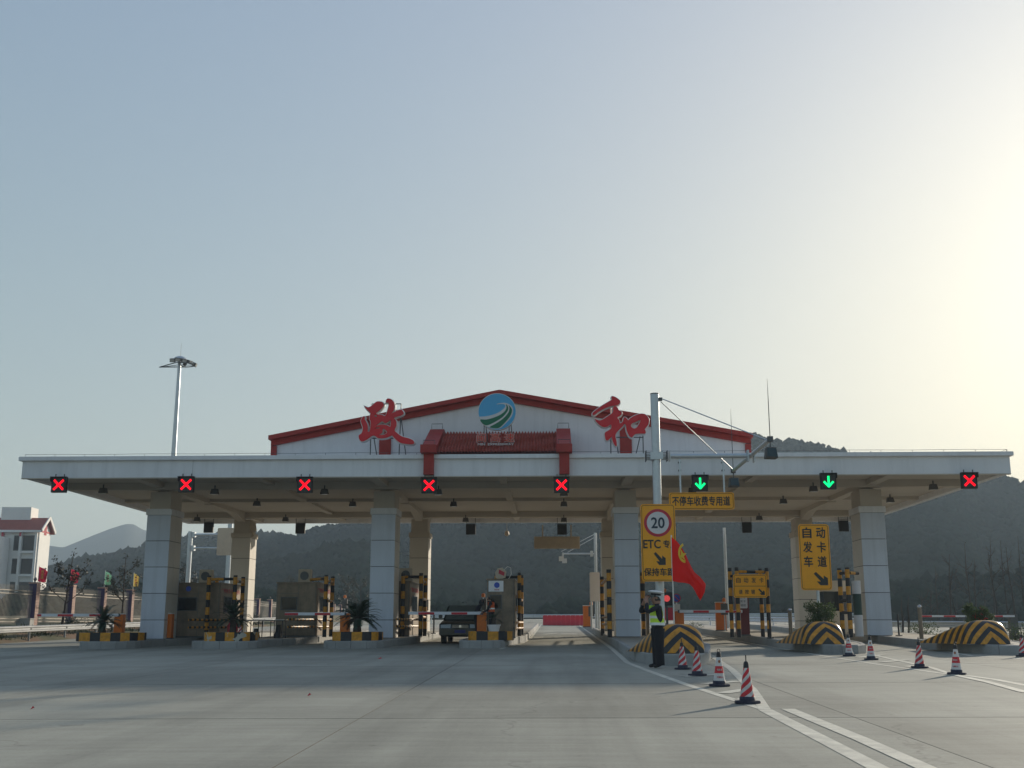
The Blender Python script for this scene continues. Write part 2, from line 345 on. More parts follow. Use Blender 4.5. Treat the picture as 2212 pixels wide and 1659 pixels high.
# ================================================================== SETTING: ground, pavement, hills
def terrain(X, Y):
    z = gz(X, Y)-.06
    if X < -24.6: z += min(1, (-24.6-X)/2.6)*.75
    if X > 27: z -= min(1, (X-27)/4)*1.6
    if Y > 150: z -= min(1, (Y-150)/60)*3.0
    return z
def grid_obj(name, xs, ys, fn, m, kind='structure'):
    nx, ny = len(xs), len(ys); V = [(x, y, fn(x, y)) for y in ys for x in xs]
    Fc = [(j*nx+i, j*nx+i+1, (j+1)*nx+i+1, (j+1)*nx+i) for j in range(ny-1) for i in range(nx-1)]
    mb = MB(); mb.add(V, Fc, m); o = mb.build(name, smooth=True); return tag(o, kind=kind)
gx = [-1600, -600, -250, -120, -80, -60, -45, -36, -31, -29, -27.3, -26.6, -25.9, -25.2, -24.6, -15, 0, 15, 26, 27, 28, 29.5, 31, 34, 40, 50, 70, 120, 250, 600, 1600]
gy = [-60, -20, 0, 10, 20, 30, 40, 50, 60, 70, 80, 90, 100, 115, 130, 150, 165, 180, 210, 300, 500, 1600]
def rough(x, y):
    n = .10*math.sin(x*1.7+y*.9)*math.sin(y*.53-x*.4)
    return terrain(x, y)+(n if (x < -25 or x > 30) else 0)
gm = bpy.data.materials.new('verge_ground'); gm.use_nodes = True
n = gm.node_tree.nodes; l = gm.node_tree.links; g_ = n.new('ShaderNodeNewGeometry'); t_ = n.new('ShaderNodeTexNoise'); t_.inputs['Scale'].default_value = .35; t_.inputs['Detail'].default_value = 8
l.new(g_.outputs['Position'], t_.inputs[0]); cr = n.new('ShaderNodeValToRGB'); l.new(t_.outputs[0], cr.inputs[0]); l.new(cr.outputs[0], n['Principled BSDF'].inputs['Base Color']); n['Principled BSDF'].inputs['Roughness'].default_value = .95
cr.color_ramp.elements[0].position = .38; cr.color_ramp.elements[0].color = (.055, .065, .022, 1); cr.color_ramp.elements[1].position = .6; cr.color_ramp.elements[1].color = (.17, .10, .055, 1)
e = cr.color_ramp.elements.new(.5); e.color = (.10, .09, .04, 1)
grid_obj('ground', gx, gy, rough, gm)
# the concrete plaza: a joint-coloured bed with cast slabs lying proud of it, one object per slab
SLW, SLL = 6.4, 6.85
pav = MB(); pav.add([(-24.4, -25, gz(-24.4, -25)-.03), (26.6, -25, gz(26.6, -25)-.03), (26.6, 150, gz(26, 150)-.03), (-24.4, 150, gz(-24.4, 150)-.03)], [(0, 1, 2, 3)], M['joint'])
road = tag(pav.build('road'), kind='structure')
ci_ = lambda ci, z: [(x, y, z(x, y)) for x, y in ci]
def slab_mesh(wd, ln):
    b = MB(); gx_, gy_ = .005, .017; z = lambda x, y: SY*y+SX*x
    c = [(gx_, gy_), (wd-gx_, gy_), (wd-gx_, ln-gy_), (gx_, ln-gy_)]
    t = .0015
    ci = [(gx_+t, gy_+t), (wd-gx_-t, gy_+t), (wd-gx_-t, ln-gy_-t), (gx_+t, ln-gy_-t)]
    V = [(x, y, z(x, y)-.04) for x, y in c]+[(x, y, z(x, y)-t) for x, y in c]+[(x, y, z(x, y)) for x, y in ci]
    b.add(V, [(0, 1, 5, 4), (1, 2, 6, 5), (2, 3, 7, 6), (3, 0, 4, 7), (4, 5, 9, 8), (5, 6, 10, 9), (6, 7, 11, 10), (7, 4, 8, 11)], M['joint'])
    b.add(ci_(ci, z), [(0, 1, 2, 3)], M['slab'])
    return b.mesh('concrete_slab')
sm1 = slab_mesh(SLW, SLL)
xs = [-2.55+SLW*k for k in range(-3, 4)]
for j in range(-5, 20):
    y0 = 15.2+SLL*j
    for x0 in xs:
        o = bpy.data.objects.new('concrete_slab', sm1); COL.objects.link(o); o.parent = road; o.location = (x0, y0, gz(x0, y0))
edge_l = slab_mesh(xs[0]+24.35, SLL); edge_r = slab_mesh(26.55-(xs[-1]+SLW), SLL)
for j in range(-5, 20):
    y0 = 15.2+SLL*j
    for x0, me in ((-24.35, edge_l), (xs[-1]+SLW, edge_r)):
        o = bpy.data.objects.new('concrete_slab', me); COL.objects.link(o); o.parent = road; o.location = (x0, y0, gz(x0, y0))
# painted markings, 4 mm above the slabs
pm = MB()
def strip(pts, wd, dz=.004, tgt=None):
    tgt = tgt or pm
    for (a, b) in zip(pts[:-1], pts[1:]):
        d = Vector((b[0]-a[0], b[1]-a[1])); nn = Vector((-d.y, d.x)).normalized()*wd/2
        q = [(a[0]+nn.x, a[1]+nn.y), (a[0]-nn.x, a[1]-nn.y), (b[0]-nn.x, b[1]-nn.y), (b[0]+nn.x, b[1]+nn.y)]
        k = 6; 
        V = []
        for i in range(k+1):
            t = i/k
            V += [(q[0][0]*(1-t)+q[3][0]*t, q[0][1]*(1-t)+q[3][1]*t), (q[1][0]*(1-t)+q[2][0]*t, q[1][1]*(1-t)+q[2][1]*t)]
        tgt.add([(x, y, gz(x, y)+dz) for x, y in V], [(2*i, 2*i+1, 2*i+3, 2*i+2) for i in range(k)], M['paint'])
def g2(px, py): p = G(px, py); return (p.x, p.y)
# island five hatch and the line pair leading to it
apex = g2(1652, 1533)
L1 = [(2.02, 60), (2.0, 40), g2(1356, 1432), g2(1400, 1449), g2(1480, 1478), g2(1560, 1504), apex]
strip(L1, .15)
strip([apex, g2(1790, 1604), g2(1905, 1664), (2.85, 4), (2.75, -8)], .20)
strip([g2(1702, 1532), g2(1860, 1597), g2(2010, 1664), (3.42, 4), (3.5, -8)], .19, .0055)
R1 = [(5.35, 60), (5.3, 42), g2(1526, 1410), g2(1580, 1446), g2(1625, 1490), apex]
strip(R1, .17, .006)
for a, b in (((1476, 1462), (1560, 1457)), ((1524, 1478), (1593, 1472)), ((1560, 1498), (1612, 1490)), ((1603, 1513), (1632, 1504))):
    strip([g2(*a), g2(*b)], .26, .008)
# island six hatch and its tails
ap6 = g2(2060, 1458)
strip([(7.75, 60), (7.7, 44), g2(1760, 1414), g2(1900, 1436), ap6], .14)
strip([(10.5, 60), (10.45, 44), g2(1845, 1405), g2(1930, 1425), g2(2010, 1442), ap6], .14, .006)
strip([ap6, g2(2135, 1474), g2(2212, 1495), (8.2, 6)], .17, .008)
strip([g2(2085, 1459), g2(2150, 1468), g2(2212, 1480), (8.75, 6)], .16)
for a, b in (((1852, 1421), (1905, 1415)), ((1905, 1431), (1960, 1426)), ((1955, 1441), (1995, 1437))): strip([g2(*a), g2(*b)], .24, .010)
# island seven edge, lane edges further left, lane bars and arrow in the open lane
strip([g2(2010, 1402), g2(2100, 1417), g2(2212, 1424)], .15)
strip([(-1.12, 100), (-1.12, 54), g2(1128, 1390), g2(1080, 1402)], .13)
strip([(2.02, 60), (2.05, 100)], .13, .006)
for x in (-.75, .22, 1.15): strip([(x, 56), (x, 57.1)], .45)
mbar = MB()
for dx in (-1, 1): strip([(.3, 66), (.3+dx*.9, 62.5)], .26, .008)
strip([(-5.6, 100), (-5.6, 50), (-6.6, 42.3)], .13); strip([(-10.6, 100), (-10.6, 52), (-11.2, 43)], .13); strip([(-15.2, 100), (-15.3, 50)], .13)
tag(pm.build('road_markings', M['paint']), kind='structure')

# ---- hills
def hpt(px, py, rad):
    r = ray(px, py); h = math.hypot(r[0], r[1]); return math.atan2(r[0], r[1]), CH+rad*r[2]/h
def noise2(a, b, seed=0):
    return (math.sin(a*1.3+seed)*math.cos(b*1.7-seed*.7)+.5*math.sin(a*2.9-b*2.1+seed*2)+.25*math.sin(a*6.1+b*5.3+seed*3))/1.75
def tree_cloud(name, pts, hts, m, seed, th2=False):
    """thousands of small ragged crowns joined in one mesh"""
    bm = bmesh.new(); bmesh.ops.create_icosphere(bm, subdivisions=1, radius=1); bv = np.array([v.co[:] for v in bm.verts]); bf = np.array([[v.index for v in f.verts] for f in bm.faces]); bm.free()
    rs = np.random.RandomState(seed); N = len(pts); P = np.array(pts); H = np.array(hts)
    V = []; Fc = []; off = 0
    con = rs.rand(N) < .35
    for k, (zz, rr) in enumerate(((.5, .5), (.78, .25))[:2 if th2 else 1]):
        rad = H*rr*(np.where(con, [.95, .7, .42][k], 1.05))
        jit = 1+.17*rs.randn(N, len(bv), 1)
        v = bv[None]*jit*rad[:, None, None]
        v[:, :, 2] *= np.where(con, 1.35, .85)[:, None]
        cen = P.copy(); cen[:, 2] += H*zz; cen[:, :2] += rs.randn(N, 2)*(H*np.where(con, .02, .13))[:, None]
        v += cen[:, None, :]
        V.append(v.reshape(-1, 3)); Fc.append((bf[None]+(np.arange(N)*len(bv))[:, None, None]).reshape(-1, 3)+off); off += N*len(bv)
    V = np.concatenate(V).astype(np.float32); Fc = np.concatenate(Fc).astype(np.int32)
    me = bpy.data.meshes.new(name); me.vertices.add(len(V)); me.vertices.foreach_set('co', V.ravel())
    me.loops.add(len(Fc)*3); me.loops.foreach_set('vertex_index', Fc.ravel()); me.polygons.add(len(Fc))
    me.polygons.foreach_set('loop_start', np.arange(0, len(Fc)*3, 3, dtype=np.int32)); me.update(); me.validate(); me.polygons.foreach_set('use_smooth', [True]*len(me.polygons))
    me.materials.append(m); o = bpy.data.objects.new(name, me); COL.objects.link(o); return o
def hill(prof, r0, r1, seed, label, ntree=4000, th=7., z0=0., spur=.12, forest=True):
    A = []; Hh = []
    for px, py in prof:
        a, h = hpt(px, py, r1); A.append(a); Hh.append(h)
    A0, A1 = A[0], A[-1]; na = 140; ns = 26
    def hgt(a, s):
        T = ((np.interp(a, A, Hh)-CH)-th*.6)/r1          # slope of the sight line that grazes the ridge
        if s < 1:
            g = max(0, s)**.85; g += noise2(a*34+seed, s*4, seed)*.07*math.sin(s*math.pi)*(1-s)
            base = z0-CH; return CH+base*(1-g)+rad(a, s)*T*g
        return CH+rad(a, 1)*T*(1-.4*(s-1)**1.1)
    def rad(a, s): return (r0+(r1-r0)*s)*(1+spur*noise2(a*16, 0, seed+3)*(s if s < 1 else 2-s)*(1-min(s, 1))*3)
    V = []; 
    for j in range(ns+1):
        s = 1.7*j/ns
        for i in range(na+1):
            a = A0+(A1-A0)*i/na; rr = rad(a, s); V.append((rr*math.sin(a), rr*math.cos(a), hgt(a, s)))
    Fc = [(j*(na+1)+i, j*(na+1)+i+1, (j+1)*(na+1)+i+1, (j+1)*(na+1)+i) for j in range(ns) for i in range(na)]
    mb = MB(); mb.add(V, Fc, M['hill']); o = tag(mb.build('hill', smooth=True), kind='structure')
    if forest:
        rs = random.Random(seed); pts = []; hs = []; pr = []; hr = []
        for _ in range(ntree):
            a = A0+(A1-A0)*rs.random(); s = rs.random()**.8*1.03; rr = rad(a, s)
            big = rs.random(); t = th*(.6+.7*rs.random())
            if s > .95 and big > .6:
                t *= 1.25; pr.append((rr*math.sin(a), rr*math.cos(a), hgt(a, s)-.3)); hr.append(t); continue
            pts.append((rr*math.sin(a), rr*math.cos(a), hgt(a, s)-.3)); hs.append(t)
        tag(tree_cloud('forest', pts, hs, M['forest'], seed), label, 'forest', kind='stuff')
        if pr: tag(tree_cloud('ridge_trees', pr, hr, M['forest'], seed+1, True), label.replace('covering', 'along the crest of'), 'forest', kind='stuff')
    return o
Rg = 2.0
hill([(-260, 1250), (-60, 1195), (60, 1180), (101, 1175), (137, 1180), (202, 1153), (240, 1138), (272, 1128), (290, 1129), (307, 1140), (345, 1152), (420, 1163), (600, 1180), (800, 1200)],
     900, 1500, 3, '', z0=0, th=0, forest=False, spur=.05)
hill([(-60, 1300), (60, 1262), (91, 1246), (127, 1231), (158, 1221), (200, 1211), (253, 1204), (310, 1186), (373, 1170), (441, 1168), (481, 1163), (554, 1161), (600, 1163), (640, 1167), (682, 1149), (733, 1139), (820, 1105), (950, 1060), (1150, 1005), (1350, 962), (1500, 950), (1634, 944), (1654, 955), (1694, 962), (1706, 957), (1740, 962), (1800, 977), (1900, 1000), (2020, 1022), (2128, 1041), (2162, 1039), (2212, 1051), (2330, 1075), (2500, 1120)],
     230, 520, 11, 'hazy pine wood covering the high hill behind the toll plaza', ntree=62000, th=3.3, z0=1.0)
hill([(480, 1300), (548, 1240), (605, 1219), (668, 1210), (710, 1196), (747, 1183), (795, 1188), (850, 1200), (930, 1215), (1040, 1235), (1150, 1262), (1230, 1300)],
     215, 330, 23, 'darker wooded spur rising low in front of the high hill', ntree=14000, th=3.0, z0=1.0)
hill([(-50, 1316), (60, 1300), (120, 1290), (250, 1283), (400, 1280), (560, 1288), (700, 1300), (900, 1315), (1050, 1318)],
     150, 205, 31, 'dark low tree belt at the foot of the hills left of the plaza', ntree=5000, th=2.4, z0=1.2)
hill([(1180, 1318), (1350, 1300), (1500, 1290), (1700, 1280), (1900, 1265), (2100, 1258), (2300, 1250)],
     170, 215, 37, 'dark low tree belt at the foot of the hills right of the plaza', ntree=2600, th=2.6, z0=1.0)

# ================================================================== traffic islands
def island(poly, label, Y1, hgt_=.27, stone=1.0):
    """poly: outline from rear-left round the nose to rear-right, world XY"""
    root = tag(bpy.data.objects.new('traffic_island', None), label, 'traffic island', 'raised concrete islands between the toll lanes'); COL.objects.link(root)
    nose = min(poly, key=lambda p: p[1]); root.location = (nose[0], nose[1], gz(*nose)); ox, oy, oz = root.location
    L_ = [(x, y) for x, y in poly]
    inn = []
    for i, p in enumerate(L_):
        a = L_[max(i-1, 0)]; b = L_[min(i+1, len(L_)-1)]; d = Vector((b[0]-a[0], b[1]-a[1])).normalized(); inn.append((p[0]-d.y*.13, p[1]+d.x*.13))
    zt = lambda x, y: gz(x, y)+hgt_
    mb = MB(); nn = len(inn)
    V = [(x-ox, y-oy, zt(x, y)-oz-.012) for x, y in inn]+[(x-ox, y-oy, gz(x, y)-oz-.05) for x, y in inn]
    mb.add(V, [tuple(range(nn))]+[(i, (i+1) % nn, nn+(i+1) % nn, nn+i) for i in range(nn)], M['island']); mb.build('paving', M['island'], root)
    # kerb stones
    def pieces(A, B, ln):
        d = math.dist(A, B); k = max(1, round(d/ln)); return k
    for i in range(len(L_)-1):
        A, B, A2, B2 = L_[i], L_[i+1], inn[i], inn[i+1]
        far = min(A[1], B[1]) > 62
        k = pieces(A, B, 6 if far else stone)
        for q in range(k):
            t0, t1 = q/k+.012/k, (q+1)/k-.012/k
            lp = lambda a, b, t: (a[0]*(1-t)+b[0]*t, a[1]*(1-t)+b[1]*t)
            c = [lp(A, B, t0), lp(A, B, t1), lp(A2, B2, t1), lp(A2, B2, t0)]
            dz = random.uniform(-.006, .006)
            V = [(x-ox, y-oy, gz(x, y)-oz-.03) for x, y in c]+[(x-ox, y-oy, zt(x, y)-oz-.025+dz) for x, y in c[:2]]+[(x-ox, y-oy, zt(x, y)-oz+dz) for x, y in c[2:]]
            cc = [lp(c[0], c[3], .18), lp(c[1], c[2], .18)]
            V += [(x-ox, y-oy, zt(x, y)-oz+dz) for x, y in cc]
            MB().add(V, [(0, 1, 5, 4), (4, 5, 9, 8), (8, 9, 6, 7), (2, 3, 7, 6), (1, 2, 6, 9, 5), (3, 0, 4, 8, 7)], M['kerb']).build('kerb_stone', M['kerb'], root)
    return root
def nose_poly(xl0, xr0, xl1, xr1, Y0, Y1, Ym, r=1.0, skew=0):
    P = [(xl1, Y1), (xl1, 62), (xl1, Ym+4), (xl0, Ym)]
    c = (xl0+xr0)/2; hw = (xr0-xl0)/2
    for k in range(0, 9):
        a = math.pi+math.pi*k/8; P.append((c+hw*math.copysign(abs(math.cos(a))**.75, math.cos(a)), Y0+r+r*math.sin(a)*1.0+skew*(k/8)))
    P += [(xr0, Ym), (xr1, Ym+4), (xr1, 62), (xr1, Y1)]
    return P
IS = {}
IS[1] = island(nose_poly(-18.0, -15.75, -17.0, -14.9, 42.4, 88, 44.6), 'outermost left island carrying the first steel booth', 88)
IS[2] = island(nose_poly(-13.6, -11.0, -12.3, -10.0, 42.0, 88, 44.3), 'island under the worn peeling black and yellow planter and the table', 88)
IS[3] = island(nose_poly(-8.55, -6.2, -7.9, -5.75, 41.6, 88, 43.8), 'island with the biggest sago palm in front of a pale column', 88)
IS[4] = island(nose_poly(-3.5, -1.75, -3.1, -1.2, 41.4, 88, 44.5), 'island beside the dark car, with the white pot on its planter', 88)
IS[5] = island([(2.2, 88), (2.2, 62), (2.2, 40), (2.12, 33.5), (2.16, 31), (2.3, 29.6), (2.6, 28.8), (3.1, 28.4), (3.6, 28.7), (3.95, 29.8), (4.3, 32), (4.9, 36.5), (5.05, 41), (5.1, 62), (5.1, 88)], 'wide open island behind the policeman with the nearest striped barrel', 88)
IS[6] = island([(8.0, 88), (8.0, 62), (7.9, 45), (7.8, 40), (7.9, 37), (8.15, 35.4), (8.6, 34.9), (9.1, 35.0), (9.5, 35.6), (9.9, 37.5), (10.15, 41), (10.2, 62), (10.2, 88)], 'island with the card machine frame and the middle striped barrel', 88)
IS[7] = island([(13.0, 88), (12.9, 62), (12.75, 46), (12.5, 40.5), (12.4, 37.5), (12.6, 35.4), (13.0, 34.3), (13.5, 34.0), (14.0, 34.3), (14.5, 35.5), (15.0, 38), (15.3, 44), (15.4, 62), (15.4, 88)], 'rightmost island with silver post and the longest looking barrel', 88)
IH = .27
# ================================================================== toll canopy
CX0, CX1, CYF, CYB, ZU, ZT = -20.37, 17.0, 42.2, 62.3, 7.10, 7.91
ROWS = (46.0, 58.5); COLX = (-16.25, -6.95, 2.95, 12.85)
can = thing('toll_canopy', 'long flat white canopy roof spanning all the toll lanes', 'canopy', ((CX0+CX1)/2, (CYF+CYB)/2, gz(-1.7, 52)))
cl = Vector(can.location)
def cb(name, a, b, m, bev=0):
    return MB().box([a[i]-cl[i] for i in range(3)], [b[i]-cl[i] for i in range(3)]).build(name, m, can, bevel=bev)
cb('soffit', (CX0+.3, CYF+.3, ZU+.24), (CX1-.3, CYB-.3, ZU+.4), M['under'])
cb('roof_deck', (CX0+.3, CYF+.3, ZU+.402), (CX1-.3, CYB-.3, ZT-.25), M['white'])
for nm, a, b in (('fascia', (CX0, CYF, ZU), (CX1, CYF+.3, ZT-.16)), ('fascia', (CX0, CYB-.3, ZU), (CX1, CYB, ZT-.16)),
                 ('fascia', (CX0, CYF+.3, ZU), (CX0+.3, CYB-.3, ZT-.16)), ('fascia', (CX1-.3, CYF+.3, ZU), (CX1, CYB-.3, ZT-.16))): cb(nm, a, b, M['white'])
for a, b in (((CX0-.12, CYF-.12, ZT-.16), (CX1+.12, CYF+.42, ZT)), ((CX0-.12, CYB-.42, ZT-.16), (CX1+.12, CYB+.12, ZT)),
             ((CX0-.12, CYF+.42, ZT-.16), (CX0+.42, CYB-.42, ZT)), ((CX1-.42, CYF+.42, ZT-.16), (CX1+.12, CYB-.42, ZT))): cb('coping', a, b, M['white'], .012)
cb('drip_edge', (CX0-.004, CYF-.004, ZU-.035), (CX1+.004, CYF+.16, ZU-.004), M['under'])
# transverse beams on the column rows and between, longitudinal beams with haunches
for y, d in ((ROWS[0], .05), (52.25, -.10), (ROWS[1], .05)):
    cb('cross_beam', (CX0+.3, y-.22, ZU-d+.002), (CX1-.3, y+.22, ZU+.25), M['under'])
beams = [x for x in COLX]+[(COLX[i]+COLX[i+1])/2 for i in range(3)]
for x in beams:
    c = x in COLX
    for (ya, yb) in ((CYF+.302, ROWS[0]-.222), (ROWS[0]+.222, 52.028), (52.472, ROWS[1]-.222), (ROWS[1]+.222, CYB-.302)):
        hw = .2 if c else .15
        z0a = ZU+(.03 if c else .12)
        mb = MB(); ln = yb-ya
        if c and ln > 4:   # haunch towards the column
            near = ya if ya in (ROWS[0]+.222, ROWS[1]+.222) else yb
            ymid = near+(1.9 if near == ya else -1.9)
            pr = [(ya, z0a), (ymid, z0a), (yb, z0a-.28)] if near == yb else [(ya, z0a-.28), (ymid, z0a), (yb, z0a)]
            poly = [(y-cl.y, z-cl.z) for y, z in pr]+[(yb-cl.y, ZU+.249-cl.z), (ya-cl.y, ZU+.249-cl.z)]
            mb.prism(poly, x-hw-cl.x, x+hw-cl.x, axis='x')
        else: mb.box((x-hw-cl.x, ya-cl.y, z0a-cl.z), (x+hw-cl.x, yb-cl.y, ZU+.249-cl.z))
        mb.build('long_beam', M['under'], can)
# lightning wire on short pins round the coping
wire = MB()
pts = []
for k in range(33):
    x = CX0+.05+(CX1-CX0-.1)*k/32
    if -9.3 < x < 1.5 and False: continue
    wire.tube([(x-cl.x, CYF+.05-cl.y, ZT-cl.z-.01), (x-cl.x, CYF+.05-cl.y, ZT+.10-cl.z)], .008, 4)
    pts.append((x-cl.x+.0, CYF+.05-cl.y, ZT+.10+.008*math.sin(k*1.9)-cl.z))
wire.tube(pts, .007, 4, cap=False); 
for yy in range(8):
    wire.tube([(CX1-.05-cl.x, CYF+.1+yy*2.6-cl.y, ZT-cl.z-.01), (CX1-.05-cl.x, CYF+.1+yy*2.6-cl.y, ZT+.10-cl.z)], .008, 4)
wire.tube([(CX1-.05-cl.x, CYF+.05-cl.y, ZT+.1-cl.z), (CX1-.05-cl.x, CYB-cl.y, ZT+.1-cl.z)], .007, 4)
wire.build('lightning_wire', M['steeldark'], can)
# vertical joint in the fascia above the second signal
cb('fascia_joint', (-13.75, CYF-.003, ZU+.01), (-13.742, CYF+.0, ZT-.17), M['steeldark'])

# ---- columns clad in panels
def column(X, Y, label, front):
    base = gz(X, Y)+IH-.005; top = ZU-.02; capz = (6.03 if front else 6.03)
    r = thing('canopy_column', label, 'column', (X, Y, base), group='panel clad columns carrying the canopy')
    W, D = .98, 1.5 if front else 1.25; H = capz-base; 
    y0, y1 = -.0, D
    MB().box((-W/2+.03, y0+.03, 0), (W/2-.03, y1-.03, H-.002)).build('core', M['dark'], r)
    n = 5; first = H-1.06*(n-1) if True else H/n
    zs = [0, first]+[first+1.06*k for k in range(1, n)]
    pm_ = M['panel'] if front else M['panelsunlit']
    g = .012
    for k in range(n):
        a, b = zs[k]+g, zs[k+1]-g
        MB().box((-W/2, y0, a), (W/2, y0+.035, b)).build('cladding_panel', pm_, r)
        MB().box((-W/2, y1-.035, a), (W/2, y1, b)).build('cladding_panel', pm_, r)
        for sx in (-1, 1):
            for (ya, yb) in ((y0+.037, D*.48-.006), (D*.48+.006, y1-.037)):
                MB().box((sx*(W/2-.035), ya, a), (sx*W/2, yb, b)).build('cladding_panel', M['panelsunlit'], r)
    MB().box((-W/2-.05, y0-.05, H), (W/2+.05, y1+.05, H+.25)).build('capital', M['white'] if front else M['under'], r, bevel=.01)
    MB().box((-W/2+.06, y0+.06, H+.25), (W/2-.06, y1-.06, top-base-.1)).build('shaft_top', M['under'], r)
    return r
labs = {(0, 0): 'bluish panelled column at the far left, beside the first orange gate box', (1, 0): 'front column behind the big sago palm, left of centre', (2, 0): 'front column partly hidden by the 20 speed sign', (3, 0): 'front column at the right next to the black and yellow posts',
        (0, 1): 'rear column with a sunlit side and a torn sheet hanging near its top', (1, 1): 'rear column with a sunlit strip behind the third booth', (2, 1): 'rear column mostly hidden by the open lane column', (3, 1): 'rear column behind the shrub and the yellow lane sign'}
for i, x in enumerate(COLX):
    for j, y in enumerate(ROWS): column(x, y-.05 if j == 0 else y-.1, labs[(i, j)], j == 0)
t = at(548, 1140, 58.5)
MB().add([(0, 0, 0), (.14, .02, -.15), (.3, .0, -.35), (.34, .03, -.62), (.12, .05, -.66), (.22, 0, -.9), (-.02, .02, -.98), (-.05, 0, -.4)], [(0, 1, 7), (1, 2, 7), (2, 3, 4, 7), (4, 5, 7), (5, 6, 7)]).build('torn_sheet', M['signback'], None, loc=t+Vector((-.15, -.1, .45)))
tag(bpy.data.objects['torn_sheet'], 'torn brown sheet hanging from the top of a rear column', 'sheet')

# ---- gabled roof house on top of the canopy
GY = 45.6
ap = at(1080, 846, GY); le = at(585, 944, GY); re = at(1623, 939, GY)
gb = thing('gable_roof_house', 'white gabled wall with dark red verge trim on the canopy roof', 'gable', (ap.x, GY+2, ZT-.24)); gl = Vector(gb.location)
def rel(p): return Vector(p)-gl
zb = ZT-.24
poly = [(le.x+.25, zb), (re.x-.25, zb), (re.x-.25, re.z-.25), (ap.x, ap.z-.3), (le.x+.25, le.z-.25)]
MB().prism([(x-gl.x, z-gl.z) for x, z in poly], -2.0, 1.6).build('wall', M['white'], gb)
def slope_pr(x0, z0, x1, z1, t, y0, y1, nm, m):
    MB().prism([(x0-gl.x, z0-gl.z), (x1-gl.x, z1-gl.z), (x1-gl.x, z1-t-gl.z), (x0-gl.x, z0-t-gl.z)], y0-gl.y, y1-gl.y).build(nm, m, gb)
for e_ in (le, re):
    sgn = 1 if e_.x > ap.x else -1
    slope_pr(ap.x+sgn*.002, ap.z, e_.x+sgn*.0, e_.z, .17, GY-.42, GY+3.8, 'roof_slope', M['redtrim'])
    slope_pr(ap.x+sgn*.003, ap.z-.172, e_.x-sgn*.05, e_.z-.172, .22, GY-.14, GY+3.6, 'verge_board', M['redtrim'])
    MB().box((e_.x-sgn*.28-gl.x, GY-.12-gl.y, 0), (e_.x-sgn*.05-gl.x, GY+.1-gl.y, e_.z-.40-gl.z)).build('corner_post', M['redtrim'], gb)
for px in (832, 1352):
    a = at(px, 970, GY); zt_ = le.z+(ap.z-le.z)*(1-abs(a.x-ap.x)/abs(le.x-ap.x))-.42
    MB().box((a.x-.24-gl.x, GY-.09-gl.y, .0), (a.x+.24-gl.x, GY+.05-gl.y, zt_-gl.z)).build('pilaster', M['redtrim'], gb)
# ---- small tiled roof in the middle, sloping to the fascia
tl, tr = at(944, 980, 42.6), at(1222, 980, 42.6); ttl = at(962, 935, 44.9)
tr_ = thing('tiled_canopy_roof', 'small lean-to roof of dark red clay tiles between two red ribs', 'tiled roof', ((tl.x+tr.x)/2, 43.6, ZT-.05)); q = Vector(tr_.location)
X0, X1, YA, YB, ZA, ZB = tl.x+.08, tr.x-.02, 42.12, 44.9, ZT+.03, ttl.z
mb = MB(); nc = 40; nr = 13; sub = 6; rows = []
for r_ in range(nr):
    for e_ in (0, 1):
        t = (r_+e_*.999)/nr; lift = .06*(1-e_)
        row = []
        for i in range(nc*sub+1):
            x = X0+(X1-X0)*i/(nc*sub); ph = (i % sub)/sub*2*math.pi
            z = ZA+(ZB-ZA)*t+lift+.05*math.cos(ph)+.004*math.sin(i*7.1+r_*3)
            row.append((x-q.x, YA+(YB-YA)*t-(.012*math.sin(i//sub*12.9+r_*5.3))*(1-e_)-q.y, z-q.z))
        rows.append(row)
V = [p for r_ in rows for p in r_]; nn = nc*sub+1
mb.add(V, [(j*nn+i, j*nn+i+1, (j+1)*nn+i+1, (j+1)*nn+i) for j in range(len(rows)-1) for i in range(nn-1)], M['tile'])
tag(mb.build('clay_tiles', M['tile'], tr_), kind='stuff')
MB().prism([(YA+.06-q.y, ZA-.06-q.z), (YB-q.y, ZB-.08-q.z), (YB-q.y, ZA-.06-q.z)], X0-q.x+.05, X1-q.x-.05, axis='x').build('backing', M['redtrim'], tr_)
for k, px in enumerate((926, 1219)):
    c = at(px, 1000, 42.0).x+(.0)
    MB().box((c-.19-q.x, 41.94-q.y, ZU+.03-q.z), (c+.19-q.x, 42.195-q.y, ZT+.02-q.z)).build('rib_leg', M['redtrim'], tr_)
    MB().box((c-.30-q.x, 41.72-q.y, ZT+.02-q.z), (c+.30-q.x, 42.4-q.y, ZT+.33-q.z)).build('rib_end', M['redtrim'], tr_, bevel=.01)
    MB().prism([(42.1-q.y, ZT+.335-q.z), (44.95-q.y, ttl.z+.16-q.z), (45.3-q.y, ttl.z+.16-q.z), (45.3-q.y, ZT-.1-q.z), (42.4-q.y, ZT-.02-q.z)], c-.28-q.x, c+.28-q.x, axis='x').build('rib_slope', M['redtrim'], tr_)
    mb = MB()
    for (yy, zz) in ((42.0, ZT+.33), (44.9, ttl.z+.17)):
        mb.tube([(c-.22-q.x, yy-q.y, zz-q.z), (c-.22-q.x, yy-q.y, zz+.2-q.z), (c+.22-q.x, yy-q.y, zz+.2-q.z), (c+.22-q.x, yy-q.y, zz-q.z)], .012, 4)
    mb.build('wire_loop', M['steeldark'], tr_)

